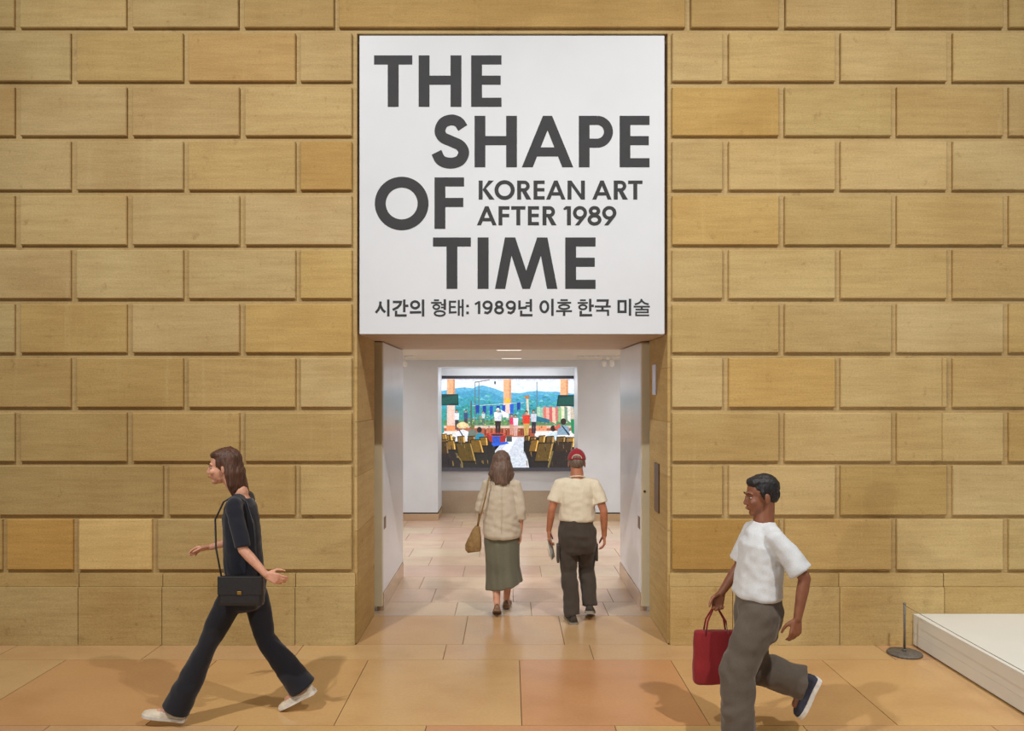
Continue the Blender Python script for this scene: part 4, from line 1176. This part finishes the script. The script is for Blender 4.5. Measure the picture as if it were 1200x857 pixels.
# --- woman in a linen jacket (seen from behind)
def linen_woman():
    r = thing('person', 'person with shoulder-length hair, beige linen jacket and long grey-green skirt walking into the passage', 'person', (WX(588, 7.60), 7.60 - 6.69, 0))
    J = dict(head=(-0.005, 0.02, 1.462), neck=(0, -0.015, 1.322), pelvis=(0, 0, 0.86), shl=(-0.140, -0.015, 1.268), shr=(0.140, -0.015, 1.268),
             ell=(-0.205, 0.0, 1.03), wrl=(-0.150, 0.19, 1.05), elr=(0.185, -0.05, 1.02), wrr=(0.180, 0.0, 0.79),
             hipl=(-0.08, 0, 0.83), hipr=(0.08, 0, 0.83), knl=(-0.06, 0.04, 0.46), knr=(0.075, 0.17, 0.47), anl=(-0.045, -0.07, 0.115), anr=(0.045, 0.22, 0.085),
             ftl=(0.0, 1, -0.42), ftr=(0.1, 1, 0))
    R = rot(3, -2)
    T, b = make_body(r, J, M['skin_light'], True, R, 0.93, (0.7, 0.4), {'l': (0.6, 0, -0.6), 'r': (-1, 0.1, 0)}, {'l': (0.25, 0.9, 0.2), 'r': (0.05, 0.2, -1)}, {'l': (0.5, 0.2, 0.8), 'r': (0, 1, 0)})
    face_details(T, r, R, M['iris'])
    # jacket, longer at the back, sleeves pushed to the forearm
    shirt(r, J, M['linen'], 0.745, (0.182, 0.142), (0.160, 0.122), 1.38, 0.054, 0.052, name='jacket', fold=0.012, shoulder=0.056)
    MB().tube([(0.0, -0.142, 0.80), (0.0, -0.146, 0.95), (0.0, -0.142, 1.10), (0.0, -0.118, 1.24)], 0.0016, 5).build('back_seam', M['linen'], r, True)
    # skirt with soft folds, swinging to the right
    n = 72; st = [(0.87, 0.150, 0.112, 0.0, 0.0), (0.80, 0.172, 0.128, 0, 0.2), (0.70, 0.170, 0.130, 0, 0.5), (0.58, 0.160, 0.132, 0.004, 0.8), (0.46, 0.158, 0.142, 0.008, 1.0), (0.36, 0.164, 0.152, 0.014, 1.1), (0.29, 0.172, 0.162, 0.018, 1.2), (0.275, 0.170, 0.160, 0.018, 1.2)]
    vs = []
    for (z, rx, ry, ox, fa) in st:
        for i in range(n):
            t = 2 * PI * i / n
            k = 1 + fa * (0.035 * math.sin(7 * t + 1.2 + 2.0 * z) + 0.030 * math.sin(11 * t + 4 * z) + 0.018 * math.sin(4 * t + 0.6))
            zz = z + (0.03 * math.cos(t - 0.4) * fa if z < 0.4 else 0)
            vs.append((ox + rx * k * math.cos(t), 0.03 + (0.02 if z < 0.5 else 0) + ry * k * math.sin(t), zz))
    m = len(st)
    fs = [(j * n + i, (j + 1) * n + i, (j + 1) * n + (i + 1) % n, j * n + (i + 1) % n) for j in range(m - 1) for i in range(n)] + [tuple(range(n)), tuple((m - 1) * n + i for i in range(n - 1, -1, -1))]
    MB().add(vs, fs).build('skirt', M['olive_satin'], r, True)
    # hair
    hm = MB()
    hm.ell(T(0, -0.020, 0.034), 0.088, 0.104, 0.098, R)
    rn = random.Random(5)
    for i in range(34):
        a = PI * (0.98 + 1.04 * i / 33) + rn.uniform(-0.05, 0.05)
        x, y = 0.082 * math.cos(a), -0.020 + 0.098 * math.sin(a)
        top = T(x * 0.85, y * 0.85, 0.04)
        L = rn.uniform(0.17, 0.215)
        p1 = T(x * 1.18, y * 1.12, -0.05); p2 = T(x * 1.22 + rn.uniform(-0.015, 0.015), y * 1.18, -0.11); p3 = T(x * 1.05 + rn.uniform(-0.02, 0.02), y * 1.10 - 0.01, -L)
        chain(hm, [top, p1, p2, p3], [0.022, 0.022, 0.020, 0.009])
    remesh(hm, 'hair', M['hair_greybrown'], r, 0.006, 2, lambda co: 0.006 * nz(co, 34, (1.2, 1.2, 0.35)) + 0.004 * nz(co, 70, (1.4, 1.4, 0.25)))
    shoe(r, 'shoe', J['anl'], J['ftl'], 0.245, 0.082, M['brown_shoe'], M['brown_shoe'], True, 0.014, 0.068)
    shoe(r, 'shoe', J['anr'], J['ftr'], 0.245, 0.082, M['brown_shoe'], M['brown_shoe'], True, 0.014, 0.068)
    # suede pouch bag hanging from the left shoulder
    loc = V(r.location)
    bg_ = thing('shoulder_bag', 'tan suede pouch bag hanging beside the linen jacket', 'bag', loc + V((-0.255, -0.03, 0.61)))
    mb = MB(); mb.loft([((-0.02, 0, 0.0), 0.050, 0.026), ((-0.022, 0, 0.012), 0.074, 0.040), ((-0.016, 0, 0.06), 0.082, 0.048), ((-0.004, 0, 0.13), 0.064, 0.040), ((0.012, 0, 0.20), 0.042, 0.028), ((0.022, 0, 0.25), 0.024, 0.018)])
    remesh(mb, 'pouch', M['tan_leather'], bg_, 0.006, 3, lambda co: 0.005 * nz(co, 22, (1, 1, 0.5)))
    w2 = lambda p: V(p) - V((-0.255, -0.03, 0.61))
    MB().tube([w2(p) for p in ((-0.23, -0.03, 0.855), (-0.215, -0.075, 0.93), (-0.185, -0.125, 1.03), (-0.155, -0.135, 1.15), (-0.130, -0.112, 1.27), (-0.118, -0.055, 1.343), (-0.115, 0.01, 1.352), (-0.125, 0.08, 1.30), (-0.160, 0.115, 1.18), (-0.215, 0.08, 1.0), (-0.235, -0.01, 0.86))], 0.0075, 6).build('strap', M['tan_leather'], bg_, True)
linen_woman()

# --- woman in black striding past on the left
def black_woman():
    loc = V((WX(275, 5.2), 5.2 - 6.69, 0))
    r = thing('person', 'person in black top and flared black trousers striding past the stone wall', 'person', loc, PI / 2)
    J = dict(head=(0.0, 0.075, 1.662), neck=(0, -0.035, 1.485), pelvis=(0, -0.065, 0.93), shl=(-0.178, -0.055, 1.435), shr=(0.178, -0.025, 1.435),
             ell=(-0.235, -0.135, 1.155), wrl=(-0.250, -0.285, 1.000), elr=(0.225, 0.000, 1.150), wrr=(0.195, 0.235, 1.085),
             hipl=(-0.092, -0.055, 0.895), hipr=(0.092, -0.075, 0.895), knl=(-0.110, 0.145, 0.50), knr=(0.095, -0.175, 0.49), anl=(-0.125, 0.330, 0.110), anr=(0.100, -0.420, 0.165),
             ftl=(-0.06, 1, 0.16), ftr=(0.05, 1, -0.50))
    R = rot(14, -4)
    T, b = make_body(r, J, M['skin_light'], True, R, 0.98, (0.5, 0.45), {'l': (0.7, 0.2, 0), 'r': (-0.5, 0, -0.8)}, {'l': (0.0, -0.92, -0.35), 'r': (-0.05, 1, -0.12)}, {'l': (0.3, -0.2, 1), 'r': (-0.5, 0, 0.8)})
    face_details(T, r, R, M['iris'])
    trousers(r, J, M['black_cloth'], 1.04, (0.138, 0.108), 0.064, 0.092, 0.088, fold=0.007, hem_t=1.04)
    shirt(r, J, M['black_knit'], 0.955, (0.150, 0.120), (0.148, 0.114), 0.95, 0.050, 0.049, name='top', fold=0.006, neck_t=0.90, shoulder=0.055)
    hm = MB()
    hm.ell(T(0, -0.030, 0.036), 0.083, 0.096, 0.092, R)
    hm.ell(T(0, 0.006, 0.080), 0.070, 0.070, 0.040, R)
    rn = random.Random(9)
    for i in range(26):
        a = PI * (1.02 + 0.96 * i / 25)
        x, y = 0.078 * math.cos(a), -0.030 + 0.088 * math.sin(a)
        L = rn.uniform(0.19, 0.25)
        chain(hm, [T(x * 0.85, y * 0.85, 0.04), T(x * 1.08, y * 1.06, -0.05), T(x * 0.95 + rn.uniform(-0.012, 0.012), y * 1.12, -0.13), T(x * 0.70 + rn.uniform(-0.015, 0.015), y * 1.15 - 0.02, -L)], [0.022, 0.021, 0.018, 0.008])
    remesh(hm, 'hair', M['hair_auburn'], r, 0.006, 2, lambda co: 0.005 * nz(co, 36, (1.2, 1.2, 0.35)) + 0.003 * nz(co, 75, (1.4, 1.4, 0.25)))
    shoe(r, 'shoe', J['anl'], J['ftl'], 0.27, 0.092, M['cream_leather'], M['white_rubber'], True, 0.020, 0.078)
    shoe(r, 'shoe', J['anr'], J['ftr'], 0.27, 0.092, M['cream_leather'], M['white_rubber'], True, 0.020, 0.078)
    # black shoulder bag under the near arm
    Mz = Matrix.Rotation(PI / 2, 3, 'Z')
    bo = V((-0.240, -0.120, 0.805))
    bg_ = thing('handbag', 'black leather handbag slung at the hip of the person in black', 'bag', loc + Mz @ bo, PI / 2)
    MB().box(-0.035, 0.035, -0.150, 0.135, 0.0, 0.185).build('bag_body', M['black_leather'], bg_, bevel=0.022)
    fl_ = MB().box(-0.041, -0.030, -0.146, 0.131, 0.075, 0.190).build('flap', M['black_leather'], bg_, bevel=0.004)
    MB().box(-0.046, -0.040, -0.022, 0.006, 0.078, 0.098).build('clasp', M['gold'], fl_, bevel=0.002)
    w2 = lambda p: V(p) - bo
    MB().tube([w2(p) for p in ((-0.235, -0.235, 0.98), (-0.200, -0.205, 1.12), (-0.155, -0.180, 1.30), (-0.125, -0.120, 1.440), (-0.115, -0.045, 1.487), (-0.120, 0.030, 1.44), (-0.135, 0.078, 1.33), (-0.165, 0.062, 1.15), (-0.225, 0.005, 0.98))], 0.006, 6).build('strap', M['black_leather'], bg_, True)
black_woman()

# --- person in a white shirt hurrying past on the right
def white_shirt_person():
    loc = V((WX(885, 4.82), 4.82 - 6.69, 0))
    r = thing('person', 'person with short dark hair, white shirt and loose grey-brown trousers hurrying past the platform', 'person', loc, PI / 2)
    J = dict(head=(0.0, -0.035, 1.518), neck=(0, -0.052, 1.360), pelvis=(0, -0.01, 0.855), shl=(-0.165, -0.070, 1.290), shr=(0.165, -0.035, 1.290),
             ell=(-0.238, -0.215, 1.065), wrl=(-0.245, -0.170, 0.830), elr=(0.225, 0.030, 1.035), wrr=(0.195, 0.155, 0.870),
             hipl=(-0.088, 0.0, 0.82), hipr=(0.088, -0.02, 0.82), knl=(-0.095, 0.140, 0.46), knr=(0.090, 0.010, 0.440), anl=(-0.100, 0.130, 0.085), anr=(0.095, -0.330, 0.335),
             ftl=(-0.05, 1, 0), ftr=(0.0, 0.45, -0.9))
    R = rot(6, -6)
    T, b = make_body(r, J, M['skin_brown'], False, R, 0.95, (0.5, 1.15), {'l': (1, 0.2, 0), 'r': (-1, 0, 0)}, {'l': (0.0, 0.15, -1), 'r': (-0.03, 0.35, -1)})
    face_details(T, r, R, M['iris'])
    trousers(r, J, M['grey_cloth'], 0.965, (0.158, 0.120), 0.105, 0.105, 0.112, fold=0.014, hem_t=0.98)
    shirt(r, J, M['white_cotton'], 0.895, (0.182, 0.142), (0.180, 0.128), 0.86, 0.066, 0.074, name='shirt', fold=0.010, shoulder=0.064)
    hm = MB(); hm.ell(T(0, -0.024, 0.046), 0.082, 0.098, 0.088, R); hm.ell(T(0, 0.022, 0.086), 0.064, 0.060, 0.036, R); hm.ell(T(0, -0.055, 0.0), 0.068, 0.062, 0.062, R)
    for s_ in (-1, 1): hm.cap(T(s_ * 0.071, 0.018, 0.03), T(s_ * 0.070, 0.012, -0.015), 0.012, 0.006)
    remesh(hm, 'hair', M['hair_black'], r, 0.006, 2, lambda co: 0.004 * nz(co, 45) + 0.003 * nz(co, 90))
    shoe(r, 'shoe', J['anl'], J['ftl'], 0.275, 0.098, M['navy_shoe'], M['white_rubber'], ah=0.085, sole_t=0.028)
    shoe(r, 'shoe', J['anr'], J['ftr'], 0.275, 0.098, M['navy_shoe'], M['white_rubber'], ah=0.085, sole_t=0.028)
    Mz = Matrix.Rotation(PI / 2, 3, 'Z')
    bo = V((0.190, 0.190, 0.295))
    bg_ = thing('tote_bag', 'dark red tote bag hanging from the hand of the person in white shirt', 'bag', loc + Mz @ bo, PI / 2)
    mb = MB(); mb.loft([((0, 0, 0.0), 0.045, 0.130), ((0, 0, 0.012), 0.060, 0.145), ((0, 0, 0.10), 0.062, 0.150), ((0, 0, 0.22), 0.050, 0.146), ((0, 0, 0.32), 0.032, 0.140), ((0, 0, 0.335), 0.028, 0.138)], 32, 3.2)
    remesh(mb, 'bag_body', M['red_canvas'], bg_, 0.007, 3, lambda co: 0.008 * nz(co, 12, (1, 1, 0.6)))
    for s_ in (-1, 1):
        MB().tube([(s_ * 0.030, -0.07, 0.31), (s_ * 0.026, -0.055, 0.40), (s_ * 0.008, -0.012, 0.475), (s_ * 0.004, 0.006, 0.485), (s_ * 0.008, 0.022, 0.475), (s_ * 0.026, 0.060, 0.40), (s_ * 0.030, 0.075, 0.31)], 0.006, 6).build('handle', M['red_canvas'], bg_, True)
white_shirt_person()
